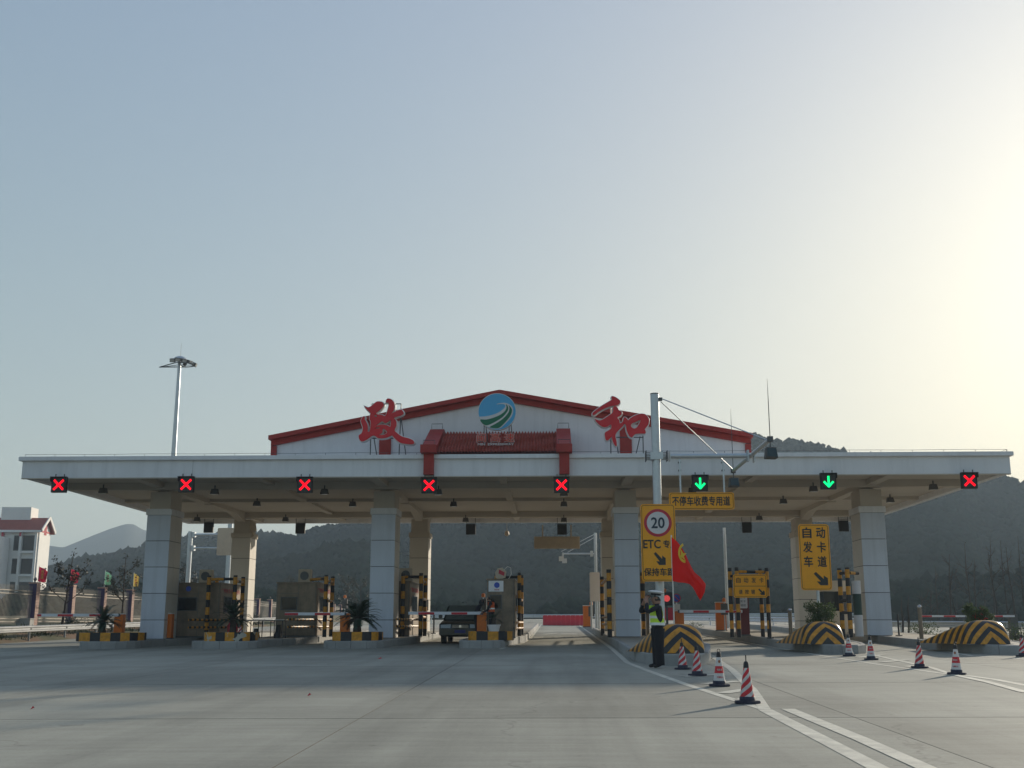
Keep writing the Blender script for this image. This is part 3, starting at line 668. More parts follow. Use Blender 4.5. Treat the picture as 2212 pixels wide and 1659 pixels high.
# ---- big characters, logo
def big_letters(nm, label, zoomx, outl, feet, hang, ly=43.3):
    """outline digitised from the photo, in units of 1/4.424 source pixel"""
    tw = lambda p: at((zoomx+p[0]/4.424)/1.17179, (960+p[1]/4.424)/1.17179, ly)
    c = tw(((max(p[0] for p in outl[0])+min(p[0] for p in outl[0]))/2, 840))
    r = thing(nm, label, 'letter sign', (c.x, ly+.3, ZT)); c = Vector(r.location)
    sp = []
    for P in outl:
        W = [tw(p) for p in smooth_poly(P, 3)]; sp.append([(v.x-c.x, v.z-c.z) for v in W])
    me = curve_mesh(sp, .09, 0); 
    for v in me.vertices: x, y, z = v.co; v.co = (x, -z, y)
    me.materials.clear(); me.materials.append(M['redsign']); o = bpy.data.objects.new('letter_face', me); COL.objects.link(o); o.parent = r; o.location = (0, -.3-.04, 0)
    me2 = curve_mesh(sp, .085, .035)
    for v in me2.vertices: x, y, z = v.co; v.co = (x, -z, y)
    me2.materials.clear(); me2.materials.append(M['rim']); o = bpy.data.objects.new('letter_rim', me2); COL.objects.link(o); o.parent = r; o.location = (0, -.3+.06, 0)
    fr = MB()
    for f in feet:
        P = [tw(p) for p in f]; y = [0.02]+[0.0]*(len(P)-1)
        fr.tube([(p.x-c.x, -.08+(.0), p.z-c.z) for p in P], .022, 5)
    for f in hang:
        a, b = tw(f[0]), tw(f[1]); fr.tube([(a.x-c.x, -.06, a.z-c.z), (b.x-c.x, .7, 0.0)], .02, 5)
    fr.build('support_frame', M['steeldark'], r)
    for f in feet:
        p = tw(f[0])
        if f[0][1] > 800: MB().cbox((p.x-c.x, -.08, -.0+.02), (.16, .16, .04)).build('foot_plate', M['steeldark'], r)
    return r
Z1 = [[(283,307),(320,322),(360,305),(410,262),(440,256),(480,262),(496,285),(490,310),(460,345),(425,370),(410,392),(440,402),(480,405),(512,418),(532,380),(548,320),(556,285),(545,270),(522,262),(527,238),(540,224),(570,228),(600,250),(616,290),(612,340),(600,362),(585,388),(640,362),(690,345),(712,365),(718,390),(690,410),(640,425),(612,440),(635,470),(638,520),(618,575),(640,602),(700,645),(780,668),(825,690),(836,715),(820,731),(760,730),(680,715),(620,668),(588,634),(545,652),(490,665),(430,662),(405,642),(375,635),(340,655),(310,678),(262,700),(232,690),(218,655),(222,630),(250,610),(262,570),(262,540),(245,490),(245,460),(265,425),(285,425),(283,450),(300,480),(316,520),(318,560),(318,588),(338,590),(350,530),(352,480),(340,450),(343,410),(350,388),(330,365),(305,340)],
      [(412,526),(440,500),(478,476),(520,495),(572,462),(576,490),(570,536),(530,520),(470,513)], [(445,625),(480,602),(486,558),(512,570),(536,598),(500,628)], [(405,547),(450,544),(447,556),(408,556)], [(396,400),(425,420),(400,428)]]
Z2a = [[(660,395),(670,375),(740,320),(830,265),(872,240),(880,225),(873,205),(890,197),(930,215),(962,240),(970,262),(955,285),(920,298),(860,308),(790,335),(720,375),(690,400),(665,405)]]
Z2b = [[(685,445),(700,455),(730,465),(765,462),(830,420),(880,385),(892,360),(890,330),(905,308),(925,312),(945,335),(955,355),(980,365),(988,390),(975,410),(945,425),(940,440),(960,465),(968,500),(1000,480),(1008,445),(1020,430),(1040,440),(1060,465),(1085,440),(1140,410),(1200,393),(1250,400),(1280,430),(1292,465),(1285,510),(1260,545),(1245,565),(1255,590),(1250,612),(1200,612),(1140,618),(1110,650),(1095,655),(1070,635),(1045,580),(1035,525),(1020,505),(1000,530),(960,570),(925,610),(918,650),(930,700),(930,755),(905,735),(885,690),(875,650),(840,685),(815,688),(803,660),(800,605),(840,580),(870,555),(868,510),(830,535),(785,540),(740,515),(700,475)],
       [(1090,520),(1110,495),(1150,480),(1195,458),(1190,490),(1160,540),(1130,558),(1100,545)]]
big_letters('character_sign', 'red brush stroke character, the left one of the two on the roof', 860, Z1,
            [[(330, 843), (352, 264)], [(655, 843), (680, 264)], [(352, 264), (680, 264)], [(335, 652), (660, 652)]], [[(365, 600), (385, 840)], [(680, 430), (715, 840)]])
r2 = big_letters('character_sign', 'red brush stroke character near the grey pole, the right one of the two', 1350, Z2b,
            [[(872, 830), (868, 300)], [(1238, 830), (1232, 620)], [(930, 640), (1240, 640)]], [[(930, 640), (978, 830)], [(1200, 630), (1150, 830)]])
# the detached top stroke belongs to the right character
tw = lambda p: at((1350+p[0]/4.424)/1.17179, (960+p[1]/4.424)/1.17179, 43.3); c = Vector(r2.location)
sp = [[(v.x-c.x, v.z-c.z) for v in [tw(p) for p in smooth_poly(Z2a[0], 3)]]]
for nm, e_, b_, m_, dy in (('letter_face', .09, 0, M['redsign'], -.34), ('letter_rim', .085, .035, M['rim'], -.24)):
    me = curve_mesh(sp, e_, b_)
    for v in me.vertices: x, y, z = v.co; v.co = (x, -z, y)
    me.materials.clear(); me.materials.append(m_); o = bpy.data.objects.new(nm, me); COL.objects.link(o); o.parent = r2; o.location = (0, dy, 0)
# logo disc
LY = 43.0; lc = at((860+1763/4.424)/1.17179, (960+365/4.424)/1.17179, LY); rad_ = at((860+1976/4.424)/1.17179, 894, LY).x-lc.x
lg = thing('logo_disc', 'round blue sign with green and white curving road stripes on the roof', 'logo sign', (lc.x, LY, ZT))
def disc(r, y0, y1, n=48): return MB().prism([(r*math.cos(2*math.pi*k/n), lc.z-ZT+r*.985*math.sin(2*math.pi*k/n)) for k in range(n)], y0, y1)
disc(rad_, -.05, .12).build('rim', M['rim'], lg); disc(rad_*.975, -.06, -.051).build('face', M['blue'], lg)
def lpt(p): v = at((860+p[0]/4.424)/1.17179, (960+p[1]/4.424)/1.17179, LY); return (v.x-lc.x, v.z-ZT)
def lband(P, y, nm, m):
    o = MB().prism([lpt(p) for p in smooth_poly(P, 3)], y-.006, y).build(nm, m, lg)
lband([(1557,427),(1620,420),(1700,405),(1780,375),(1840,330),(1855,300),(1840,283),(1800,280),(1755,284),(1790,272),(1850,268),(1900,285),(1935,320),(1942,365),(1925,420),(1885,470),(1835,520),(1800,550),(1750,557),(1700,552),(1620,517),(1580,470)], -.061, 'white_band', M['signwhite'])
lband([(1575,455),(1640,455),(1720,435),(1800,400),(1850,360),(1868,320),(1862,285),(1880,300),(1888,335),(1870,375),(1820,430),(1750,475),(1680,510),(1635,518),(1595,495)], -.068, 'green_band', M['green'])
lband([(1680,540),(1740,505),(1810,460),(1860,415),(1895,365),(1900,320),(1890,295),(1915,315),(1930,350),(1918,400),(1885,450),(1840,500),(1790,545),(1740,552)], -.068, 'green_band', M['green'])
lband([(1815,548),(1865,505),(1910,450),(1935,400),(1945,360),(1945,330),(1955,365),(1945,420),(1920,470),(1880,515),(1840,542)], -.068, 'blue_edge', M['blue'])
for a, b in (((1617, 500), (1612, 838)), ((1897, 500), (1893, 838))):
    p, s_ = lpt(a), lpt(b); MB().tube([(p[0], .04, p[1]), (s_[0], .04, 0)], .02, 5).build('support_post', M['steeldark'], lg)
for a in ((1635, 520), (1915, 490)):
    p = lpt(a); MB().tube([(p[0], .1, p[1]), (p[0]+.1, .5, .35)], .018, 5).build('brace', M['steeldark'], lg)
# lettering under the logo: outlined characters on their own bars
lt = thing('logo_lettering', 'small red outlined characters over grey English lettering below the round logo', 'letter sign', (lc.x, 42.75, ZT))
def gword(s, px0, px1, py0, py1, m, bold, y, ex=.02, nm='lettering', rim=True):
    a, b = at(px0, (py0+py1)/2, 42.75), at(px1, (py0+py1)/2, 42.75); zt_, zb_ = at(px0, py0, 42.75).z, at(px0, py1, 42.75).z
    me = text_mesh(s, .5, bold, ex); put_flat(me, nm, m, lt, ((a.x+b.x)/2-lc.x, y, (zt_+zb_)/2-ZT), w=b.x-a.x, h=zt_-zb_)
gword('闽 高 速', 1029, 1112, 935, 956, M['rim'], .030, .03, .02)
gword('闽 高 速', 1030, 1111, 936, 955, mat('orange_red_letter', (.62, .05, .03), .5, 0), .002, -.0, .03)
gword('MIN  EXPRESSWAY', 1032, 1110, 957.5, 962.3, M['signwhite'], .02, 0, .02)
for x in (1037, 1099):
    a, b = at(x, 936, 42.75), at(x, 980, 42.75); MB().tube([(a.x-lc.x, .08, a.z-ZT), (b.x-lc.x, .08, .0)], .012, 4).build('support_post', M['steeldark'], lt)

# ================================================================== lane signals, lamps
def signal_proto():
    r = thing('lane_signal', 'x', 'lane signal', (0, 0, 0), group='lit lane signals under the canopy edge')
    MB().box((-.285, -.06, -.29), (.285, .10, .29)).build('housing', M['black'], r, bevel=.008)
    mb = MB(); mb.box((-.31, -.17, .29), (.31, .02, .305)); mb.box((-.31, -.15, .12), (-.296, .0, .289)); mb.box((.296, -.15, .12), (.31, .0, .289)); mb.build('hood', M['black'], r)
    MB().box((-.24, -.064, -.25), (.24, -.0605, .25)).build('screen', M['ink'], r)
    mb = MB(); mb.box((-.18, .0, .306), (-.15, .03, .42)); mb.box((.15, .0, .306), (.18, .03, .42)); mb.build('bracket', M['steeldark'], r)
    return r
def led(strokes, m, parent, r=.026):
    mb = MB()
    for a, b in strokes:
        d = Vector((b[0]-a[0], b[1]-a[1])); L_ = d.length; k = max(2, int(L_/.045)); pp = Vector((-d.y, d.x)).normalized()*.019
        for i in range(k+1):
            for s_ in (-1, 1):
                c = Vector(a)+d*i/k+pp*s_
                mb.add([(c.x+r*math.cos(t*math.pi/3), -.066, c.y+r*math.sin(t*math.pi/3)) for t in range(6)]+[(c.x+r*.6*math.cos(t*math.pi/3), -.078, c.y+r*.6*math.sin(t*math.pi/3)) for t in range(6)],
                       [(6, 7, 8, 9, 10, 11)]+[(t, (t+1) % 6, (t+1) % 6+6, t+6) for t in range(6)])
    return mb.build('lit_symbol', m, parent)
sx_ = signal_proto(); led([((-.17, .17), (.17, -.17)), ((-.17, -.17), (.17, .17))], M['redled'], sx_)
sg_ = signal_proto(); led([((0, .18), (0, -.17)), ((-.16, -.02), (0, -.19)), ((.16, -.02), (0, -.19))], M['greenled'], sg_)
SL = [((128, 1047), 0, 'red cross signal at the far left canopy corner'), ((403, 1047), 0, 'red cross signal right of the leftmost column'), ((659, 1048), 0, 'red cross signal over the third lane, left of the palm column'),
      ((927, 1049), 0, 'red cross signal under the left red rib'), ((1213, 1048), 0, 'red cross signal under the right red rib'), ((1512, 1044), 1, 'green arrow signal above the wide yellow lane sign'),
      ((1789, 1040), 1, 'green arrow signal right of the hanging floodlights'), ((2093, 1036), 0, 'red cross signal at the far right canopy corner')]
first = {0: True, 1: True}
for (p, k, lb) in SL:
    src = sg_ if k else sx_; v = at(p[0], p[1], 42.0); v.z = min(v.z, ZU-.30)
    if first[k]: src.location = v; src['label'] = lb; first[k] = False
    else: dup(src, v, lb)
# rear facing signals on rods
rs_ = thing('rear_signal', 'x', 'lane signal', group='unlit signal backs hanging at the rear edge')
MB().box((-.26, -.08, -.30), (.26, .08, .28)).build('housing', M['black'], rs_, bevel=.01)
mb = MB(); mb.box((-.26, -.02, .28), (-.235, .02, .86)); mb.box((.235, -.02, .28), (.26, .02, .86)); mb.box((-.2349, -.012, .32), (.2349, .012, .34)); mb.build('hanging_rod', M['steeldark'], rs_)
for k, (px, py, lb) in enumerate(((451, 1139, 'unlit signal back above the steel gantry arms at far left'), (649, 1141, 'unlit signal back hanging left of the hill saddle'), (1017, 1143, 'unlit signal back over the dark car lane'),
                                (1214, 1143, 'unlit signal back above the beige hanging board'), (1613, 1139, 'unlit signal back right of the flag'), (1822, 1136, 'unlit signal back left of the rightmost front column'))):
    v = at(px, py, 61.6)
    if k == 0: rs_.location = v; rs_['label'] = lb
    else: dup(rs_, v, lb)
# floodlights
fl = thing('floodlight', 'x', 'floodlight', group='small floodlights fixed under the canopy')
MB().add([(-.15, -.10, .14), (.15, -.10, .14), (.15, .12, .14), (-.15, .12, .14), (-.20, -.16, -.13), (.20, -.16, -.13), (.20, .14, -.13), (-.20, .14, -.13)], [(0, 1, 2, 3), (0, 4, 5, 1), (1, 5, 6, 2), (2, 6, 7, 3), (3, 7, 4, 0), (4, 7, 6, 5)]).build('body', M['box'], fl)
MB().box((-.17, -.13, -.142), (.17, .11, -.131)).build('lens', M['lens'], fl)
mb = MB(); mb.box((-.03, -.02, .14), (.03, .02, .32)); mb.build('bracket', M['steeldark'], fl)
FLS = [(223, 1060, 45.3), (464, 1062, 45.3), (701, 1062, 45.3), (947, 1063, 45.3), (1218, 1066, 45.3), (1495, 1060, 45.3), (1757, 1056, 45.3), (2016, 1052, 45.3),
       (555, 1088, 51), (762, 1089, 51), (980, 1089, 51), (1218, 1089, 51), (1692, 1083, 51), (1923, 1080, 51), (426, 1122, 57.8), (617, 1122, 57.8), (1006, 1123, 57.8), (1218, 1123, 57.8), (1640, 1119, 57.8), (1843, 1117, 57.8)]
rown = {45.3: 'front', 51: 'middle', 57.8: 'rear'}; ordn = ['leftmost', 'second from the left', 'third from the left', 'fourth from the left', 'fifth from the left', 'sixth from the left', 'seventh from the left', 'rightmost']
cnt = {}
for k, (px, py, Y) in enumerate(FLS):
    n_ = cnt.get(Y, 0); cnt[Y] = n_+1; tot = sum(1 for f in FLS if f[2] == Y)
    lb = 'small dark floodlight, %s of the %s row under the canopy' % ('rightmost' if n_ == tot-1 else ordn[n_], rown[Y])
    v = at(px, py, Y); 
    if k == 0: fl.scale = (.8, .8, .8); fl.location = v; fl['label'] = lb
    else: dup(fl, v, lb)
bd = at(1203, 1172, 61.5)
hb = thing('hanging_board', 'beige back of a lane sign hanging from the rear canopy edge', 'sign', bd)
MB().box((-1.24, 0, -.33), (1.24, .04, .33)).build('board', M['signback'], hb, bevel=.01)
mb = MB(); 
for z in (-.2, .2): mb.box((-1.1, -.05, z-.03), (1.1, -.001, z+.03))
mb.build('rail', M['signback'], hb)
mb = MB()
for x in (-.77, .77): mb.box((x-.035, -.09, -.3), (x+.035, -.051, .95))
mb.build('hanger', M['signback'], hb)
sp_ = at(1095, 1150, 61); tag(MB().lathe([(.0, .1), (.1, .06), (.14, -.12), (.05, -.2), (0, -.2)], 10).tube([(0, 0, .1), (0, 0, .55)], .012, 5).build('hanging_speaker', M['signback'], None, loc=sp_), 'small pale fitting hanging on a cable in mid canopy', 'loudspeaker')
# ================================================================== signs, gantry pole
PY = 35.6
def arrow_pts(s=1.0):
    P = [(-.5, .40), (-.40, .5), (.22, -.10), (.30, .16), (.40, .0), (.47, -.47), (-.10, -.42), (-.30, -.12), (.05, -.22), (-.5, .40)][:-1]
    return P
ARROW = [(-.50, .36), (-.34, .50), (.21, -.04), (.21, .23), (.50, .03), (.50, -.50), (-.06, -.50), (-.30, -.21), (-.01, -.22)]
def plate(parent, w, h, c=(0, 0, 0), r=.07, nm='panel', m=None, t=.03):
    me = MB().prism(rrect(w, h, r), -t, 0)
    o = me.build(nm, m or M['yellow'], parent, loc=c); 
    return o
def border(parent, w, h, c, r=.07, ins=.055, th=.018, m=None):
    A = rrect(w-2*ins, h-2*ins, r-.01); B = rrect(w-2*ins-2*th, h-2*ins-2*th, max(.02, r-.01-th)); k = len(A)
    MB().add([(x, 0, z) for x, z in A+B], [(i, (i+1) % k, k+(i+1) % k, k+i) for i in range(k)]).build('border_line', m or M['ink'], parent, loc=(c[0], c[1]-.034, c[2]))
def txt(parent, s, c, w, h, m=None, bold=.012, nm='lettering'):
    put_flat(text_mesh(s, .5, bold, .003), nm, m or M['ink'], parent, (c[0], c[1]-.034, c[2]), w=w, h=h)
def arrow(parent, c, w, h, m=None):
    MB().prism([(x*w, z*h) for x, z in ARROW], -.004, 0).build('arrow', m or M['ink'], parent, loc=(c[0], c[1]-.033, c[2]))
def sgn(nm, label, box_, Y, cat='road sign'):
    """box_: D-pixel x0,y0,x1,y1 of the plate"""
    a, b = at(box_[0], box_[1], Y), at(box_[2], box_[3], Y); a2 = at(box_[2], box_[1], Y); b2 = at(box_[0], box_[3], Y)
    w_ = ((a2.x-a.x)+(b.x-b2.x))/2; h_ = ((a.z-b2.z)+(a2.z-b.z))/2; c = (a+b+a2+b2)/4
    r = thing(nm, label, cat, (c.x, Y, 0)); 
    return r, w_, h_, c
# speed and ETC sign on the pole
base = at(1426, 1300, PY); bz = gz(base.x, PY)+IH
r, w_, h_, c = sgn('lane_sign', 'tall yellow sign with 20 speed circle, ETC words and arrow, on the pole', (1385, 1089, 1460, 1256), PY-.35)
r.location = c; plate(r, w_, h_, r=.09); border(r, w_, h_, (0, 0, 0), .09, .03, .016)
def fz(py): return h_/2-(py-1089)/(1256-1089)*h_
def fx(px): return (px-1422.5)/75*w_
def ring(rad, y, m, nm):
    MB().prism([(rad*math.cos(k*math.pi/24), rad*math.sin(k*math.pi/24)) for k in range(48)], y-.003, y).build(nm, m, r, loc=(fx(1422), 0, fz(1130)))
ring(.43, -.033, M['signred'], 'red_ring'); ring(.342, -.0375, M['signwhite'], 'white_disc')
put_flat(text_mesh('20', .5, .02, .003), 'number', mat('number_blue_black', (.012, .03, .05), .5, 0), r, (fx(1422)+.0, -.044, fz(1130)), w=.42, h=.345)
txt(r, 'ETC', (fx(1408), 0, fz(1176)), .54, .27, bold=.022); txt(r, '专用', (fx(1447), 0, fz(1176)), .43, .25, bold=.022)
arrow(r, (fx(1424), 0, fz(1207)), .36, .40); txt(r, '保持车距', (fx(1422.5), 0, fz(1236)), .95, .25, bold=.022)
mb = MB()
for z in (.55, -.55): mb.box((-.42, .001, z-.04), (.42, .05, z+.04))
tag(mb.build('back_rail', M['silver'], r))
# pole with cantilever
po = thing('gantry_pole', 'tall galvanised pole with an arm and tie rods in front of the canopy', 'pole', (base.x, PY, bz))
top = at(1417, 850, PY); ax_ = at(1420, 985, PY); pr = .135
rel_ = lambda v: Vector((v[0]-base.x, v[1]-PY, v[2]-bz))
pz = rel_(at(1417, 852, PY)); tx = rel_(at(1415.5, 852, PY)).x
MB().tube([(0, 0, 0), (0, 0, pz.z)], pr, 24).build('mast', M['silver'], po, smooth=True)
MB().tube([(0, 0, pz.z), (0, 0, pz.z+.03)], pr+.006, 24).build('mast_cap', M['steeldark'], po)
MB().lathe([(.26, 0), (.26, .03), (.14, .031)], 24).build('base_flange', M['silver'], po)
az = rel_(at(1500, 985, PY)).z; xj = rel_(at(1622, 985, PY)).x
MB().tube([(.42, 0, az), (xj, 0, az)], .072, 16).build('arm', M['silver'], po, smooth=True)
mb = MB()
for z in (-.09, 0, .09):
    for s_ in (-1, 1): mb.obox((-.34, s_*.16, az+z), (.34, s_*.16, az+z), .012, .02)
mb.build('clamp_bolt', M['steeldark'], po)
for x in (-.33, .34, .42): MB().box((x-.012, -.19, az-.16), (x+.012, .19, az+.16)).build('clamp_plate', M['steeldark'] if x < .4 else M['silver'], po)
mb = MB(); mb.box((-.2, -.17, az-.12), (.2, -.145, az+.12)); mb.box((-.2, .145, az-.12), (.2, .17, az+.12)); mb.build('clamp_bracket', M['silver'], po)
near = rel_(at(1669, 949, PY-3.2)); far = rel_(at(1592, 1020, PY+3.6)); cx_ = (near.x+far.x)/2
near = Vector((xj+.0, -3.25, az)); far = Vector((xj, 3.6, az))
MB().tube([near, far], .062, 14).build('cross_arm', M['silver'], po, smooth=True)
MB().box((xj-.13, -.14, az-.19), (xj-.074, .14, az+.17)).build('joint_plate', M['silver'], po); MB().box((xj+.074, -.16, az-.2), (xj+.11, .16, az+.17)).build('joint_plate', M['silver'], po)
MB().cbox((.17, 0, pz.z-.16), (.14, .10, .10)).build('rod_clevis', M['steeldark'], po)
for tgt, z in ((near+Vector((-.05, .3, .03)), -.13), (far+Vector((-.05, -.2, .03)), -.24)): MB().tube([(.2, 0, pz.z+z), tgt], .018, 6).build('tie_rod', M['silver'], po)
for e_, hh in ((near, 1.78), (far, 2.2)):
    MB().tube([e_, e_+Vector((0, 0, hh*.6)), e_+Vector((0, 0, hh))], [.014, .012, .004], 6).build('lightning_rod', M['steeldark'], po)
    MB().cbox((e_.x, e_.y, e_.z), (.16, .10, .16)).build('end_clamp', M['steeldark'], po)
    MB().tube([e_, e_+Vector((0, 0, -.24))], .022, 6).build('lamp_hanger', M['steeldark'], po)
for e_, lb in ((near, 'floodlight hanging from the nearer end of the pole cross arm'), (far, 'floodlight hanging from the farther end of the pole cross arm')):
    f = thing('hanging_floodlight', lb, 'floodlight', Vector(base[:2]+(0,) if False else (base.x, PY, bz))+e_+Vector((0, 0, -.24)), rz=R(12), group='floodlights hanging from the pole arm')
    MB().add([(-.15, -.08, 0), (.15, -.08, 0), (.15, .08, -.02), (-.15, .08, -.02), (-.19, -.13, -.30), (.17, -.13, -.32), (.17, .08, -.34), (-.19, .08, -.34)], [(0, 1, 2, 3), (0, 4, 5, 1), (1, 5, 6, 2), (2, 6, 7, 3), (3, 7, 4, 0), (4, 7, 6, 5)]).build('body', M['box'], f, bevel=.01)
    MB().add([(-.13, -.092, -.03), (.13, -.092, -.03), (.15, -.14, -.29), (-.17, -.14, -.27)], [(0, 1, 2, 3)]).build('glass', M['glass'], f)
    MB().box((.14, -.02, -.05), (.19, .03, -.02)).build('hinge', M['lens'], f)
# wide lane sign hanging off the fascia
r, w_, h_, c = sgn('lane_sign', 'wide yellow sign with eight black characters under the green arrow', (1445, 1064, 1586, 1101), 41.75)
r.location = c; plate(r, w_, h_, r=.09); border(r, w_, h_, (0, 0, 0), .09, .035, .016); txt(r, '不停车收费专用道', (-.02, 0, 0), w_*.89, h_*.56, bold=.022)
for px in (1467.5, 1561):
    a = at(px, 992, 41.85); MB().box((a.x-c.x-.03, .001, -h_/2+.1), (a.x-c.x+.03, .05, a.z-c.z)).build('hanger', M['silver'], r)
    mb = MB(); [mb.cbox((a.x-c.x, .12, z), (.10, .14, .05)) for z in (a.z-c.z-.12, a.z-c.z-.42)]; mb.build('wall_bracket', M['steeldark'], r)
# automatic card lane sign on a thin pole
SYq = 40.2
r, w_, h_, c = sgn('lane_sign', 'tall yellow sign with six black characters and an arrow, behind the shrub', (1727, 1132.5, 1793.5, 1275), SYq)
gz0 = gz(c.x, SYq)+IH; r.location = (c.x, SYq, gz0); cz = c.z-gz0
plate(r, w_, h_, c=(0, 0, cz), r=.11); border(r, w_, h_, (0, 0, cz), .11, .03, .016)
for k, row in enumerate(('自动', '发卡', '车道')):
    for j, ch in enumerate(row): txt(r, ch, ((-.24, .24)[j], 0, cz+h_/2-.30-.50*k), .32, .38, bold=.024)
arrow(r, (.16, 0, cz-h_/2+.40), .48, .46)
MB().tube([(.05, .06, 0), (.05, .06, cz+.9)], .055, 12).build('post', M['silver'], r, smooth=True); MB().lathe([(.14, 0), (.14, .02), (.05, .021)], 12, c=(.05, .06, 0)).build('base_flange', M['silver'], r)

# ================================================================== policeman's flag, barrels, cones
def barrel(loc, rz, label, L=4.0, W=1.72, Hh=.92):
    r = thing('crash_barrel', label, 'crash cushion', loc, rz, group='black and yellow striped humps on the island noses')
    nu, nv = 44, 28; V = []
    for i in range(nu+1):
        t = i/nu; y = L*t**1.35
        # height and width along the length
        if y < .38: k = math.sin(y/.38*math.pi/2)**.5 if y > 0 else 0
        else: k = max(0, 1-((y-.38)/(L-.38))**1.18)
        wd = W*(1-.10*(y/L)) if y > .5 else W*(.80+.20*math.sin(y/.5*math.pi/2))
        for j in range(nv+1):
            a = math.pi*j/nv; cx = math.copysign(abs(math.cos(a))**.55, math.cos(a)); sz = math.sin(a)**.62
            V.append((-wd/2*cx, y+.22*sz*(1-min(1, y/.6))*0, Hh*k*sz))
    Fc = [(i*(nv+1)+j, i*(nv+1)+j+1, (i+1)*(nv+1)+j+1, (i+1)*(nv+1)+j) for i in range(nu) for j in range(nv)]
    MB().add(V, Fc).build('shell', M['chevron'], r, smooth=True)
    MB().prism([(-W/2+.02, .02), (W/2-.02, .02), (W/2*.9-.02, L*.97), (-W/2*.9+.02, L*.97)], 0, .012, axis='z').build('base_plate', M['kerb'], r)
    return r
def on(px, py, dz=IH): v = G(px, py, dz); return v
v = at(1476, 1400, 29.2); barrel((v.x, 29.2, gz(v.x, 29.2)+IH), R(16), 'striped hump directly behind the policeman, its side catching the sun', L=2.5, Hh=.72, W=1.42)
v = at(1790, 1395, 35.6); barrel((v.x, 35.6, gz(v.x, 35.6)+IH), R(12), 'striped hump in front of the green shrub and six character sign', L=2.8, W=1.32, Hh=.68)
v = at(2146, 1392, 34.9); barrel((v.x, 34.9, gz(v.x, 34.9)+IH), R(14), 'striped hump at the far right, in front of the shrub with red flowers', L=3.2, W=1.45, Hh=.70)

def cone(loc, rz, label, kind):
    r = thing('traffic_cone', label, 'traffic cone', loc, rz, group='red and white cones lined up on the road')
    r.rotation_euler = (random.uniform(-.02, .02), random.uniform(-.02, .02), rz); r.scale = (.76, .76, .775)
    oc = [(.255*math.cos(R(22.5+45*k))*1.02, .255*math.sin(R(22.5+45*k))*1.02) for k in range(8)]
    MB().prism(oc, .0, .055, axis='z').build('base', M['cone_base'], r, bevel=.012)
    MB().lathe([(.155, .056), (.15, .12), (.142, .13)], 24).build('base_collar', M['cone_base'], r, smooth=True)
    zs = [.13]+[.13+.53*k/16 for k in range(1, 17)]; rad = lambda z: .137-(z-.13)/.53*.082
    if kind: MB().lathe([(rad(z), z) for z in zs], 32).build('body', M['cone_stripe'], r, smooth=True)
    else:
        for a, b, m in ((.13, .30, 'conewhite'), (.30, .46, 'conered'), (.46, .66, 'conewhite')):
            MB().lathe([(rad(a), a+.0005), (rad(b), b-.0005)], 32).build('band', M[m], r, smooth=True)
        me = text_mesh('闽高速', .2, .01, .001); put_flat(me, 'print', M['conewhite'], r, (0, -rad(.38)-.004, .38), w=.12, h=.045); bpy.data.objects[-1] if False else None
        me = text_mesh('交通执法', .2, .01, .001); put_flat(me, 'print', M['conered'], r, (0, -rad(.215)-.004, .215), w=.15, h=.04)
        MB().prism([(.028*math.cos(k*math.pi/6), .036*math.sin(k*math.pi/6)) for k in range(12)], -rad(.55)-.006, -rad(.55)-.002).build('emblem', mat('emblem_red_gold', (.30, .10, .04), .5, .3, 60), r, loc=(0, 0, .565))
    MB().lathe([(.056, .66), (.05, .74), (.038, .775), (.02, .785)], 16).build('top_cap', M['black'], r, smooth=True)
    if kind: MB().tube([(0, 0, .78), (0, 0, .90)], .011, 6).build('pin', M['black'], r)
    else: MB().tube([(.034*math.sin(t*math.pi/8), 0, .81-.034*math.cos(t*math.pi/8)) for t in range(17)], .007, 6).build('ring', M['black'], r)
    return r
CONES = [((1477, 1447), 1, R(200), 'cone directly right of the policeman, farthest of its row'), ((1509, 1461), 1, R(10), 'cone with diagonal stripes and a pin top, second from the policeman'),
         ((1557, 1484), 0, R(0), 'cone with a ring on top and red lettering bands, second nearest'), ((1619, 1522), 1, R(0), 'nearest and largest striped cone on the white line tip'),
         ((1838, 1418), 0, R(-15), 'lettered cone touching the nose of the middle striped hump'), ((1886, 1426), 0, R(-10), 'lettered cone standing between the middle hump and a striped cone'),
         ((1992, 1444), 1, R(190), 'diagonally striped cone left of the last lettered cone'), ((2073, 1458), 0, R(-30), 'lettered cone in front of the rightmost striped hump'), ((2216, 1419), 1, R(40), 'cone cut by the right edge of the photo')]
for (p, k, rz, lb) in CONES:
    v = G(*p); cone(v+Vector((0, .17, .003)), rz, lb, k)

# red flag on a thin pole behind the nearest hump
FY = 30.6; fb = at(1455, 1300, FY); fgz = gz(fb.x, FY)+IH
fp = thing('red_flag', 'red flag with a yellow ring emblem on a thin pale pole behind the hump', 'flag', (fb.x, FY, fgz))
ft = at(1450, 1156, FY); MB().tube([(0, 0, 0), (ft.x-fb.x, 0, ft.z-fgz)], .017, 8).build('staff', M['rim'], fp)
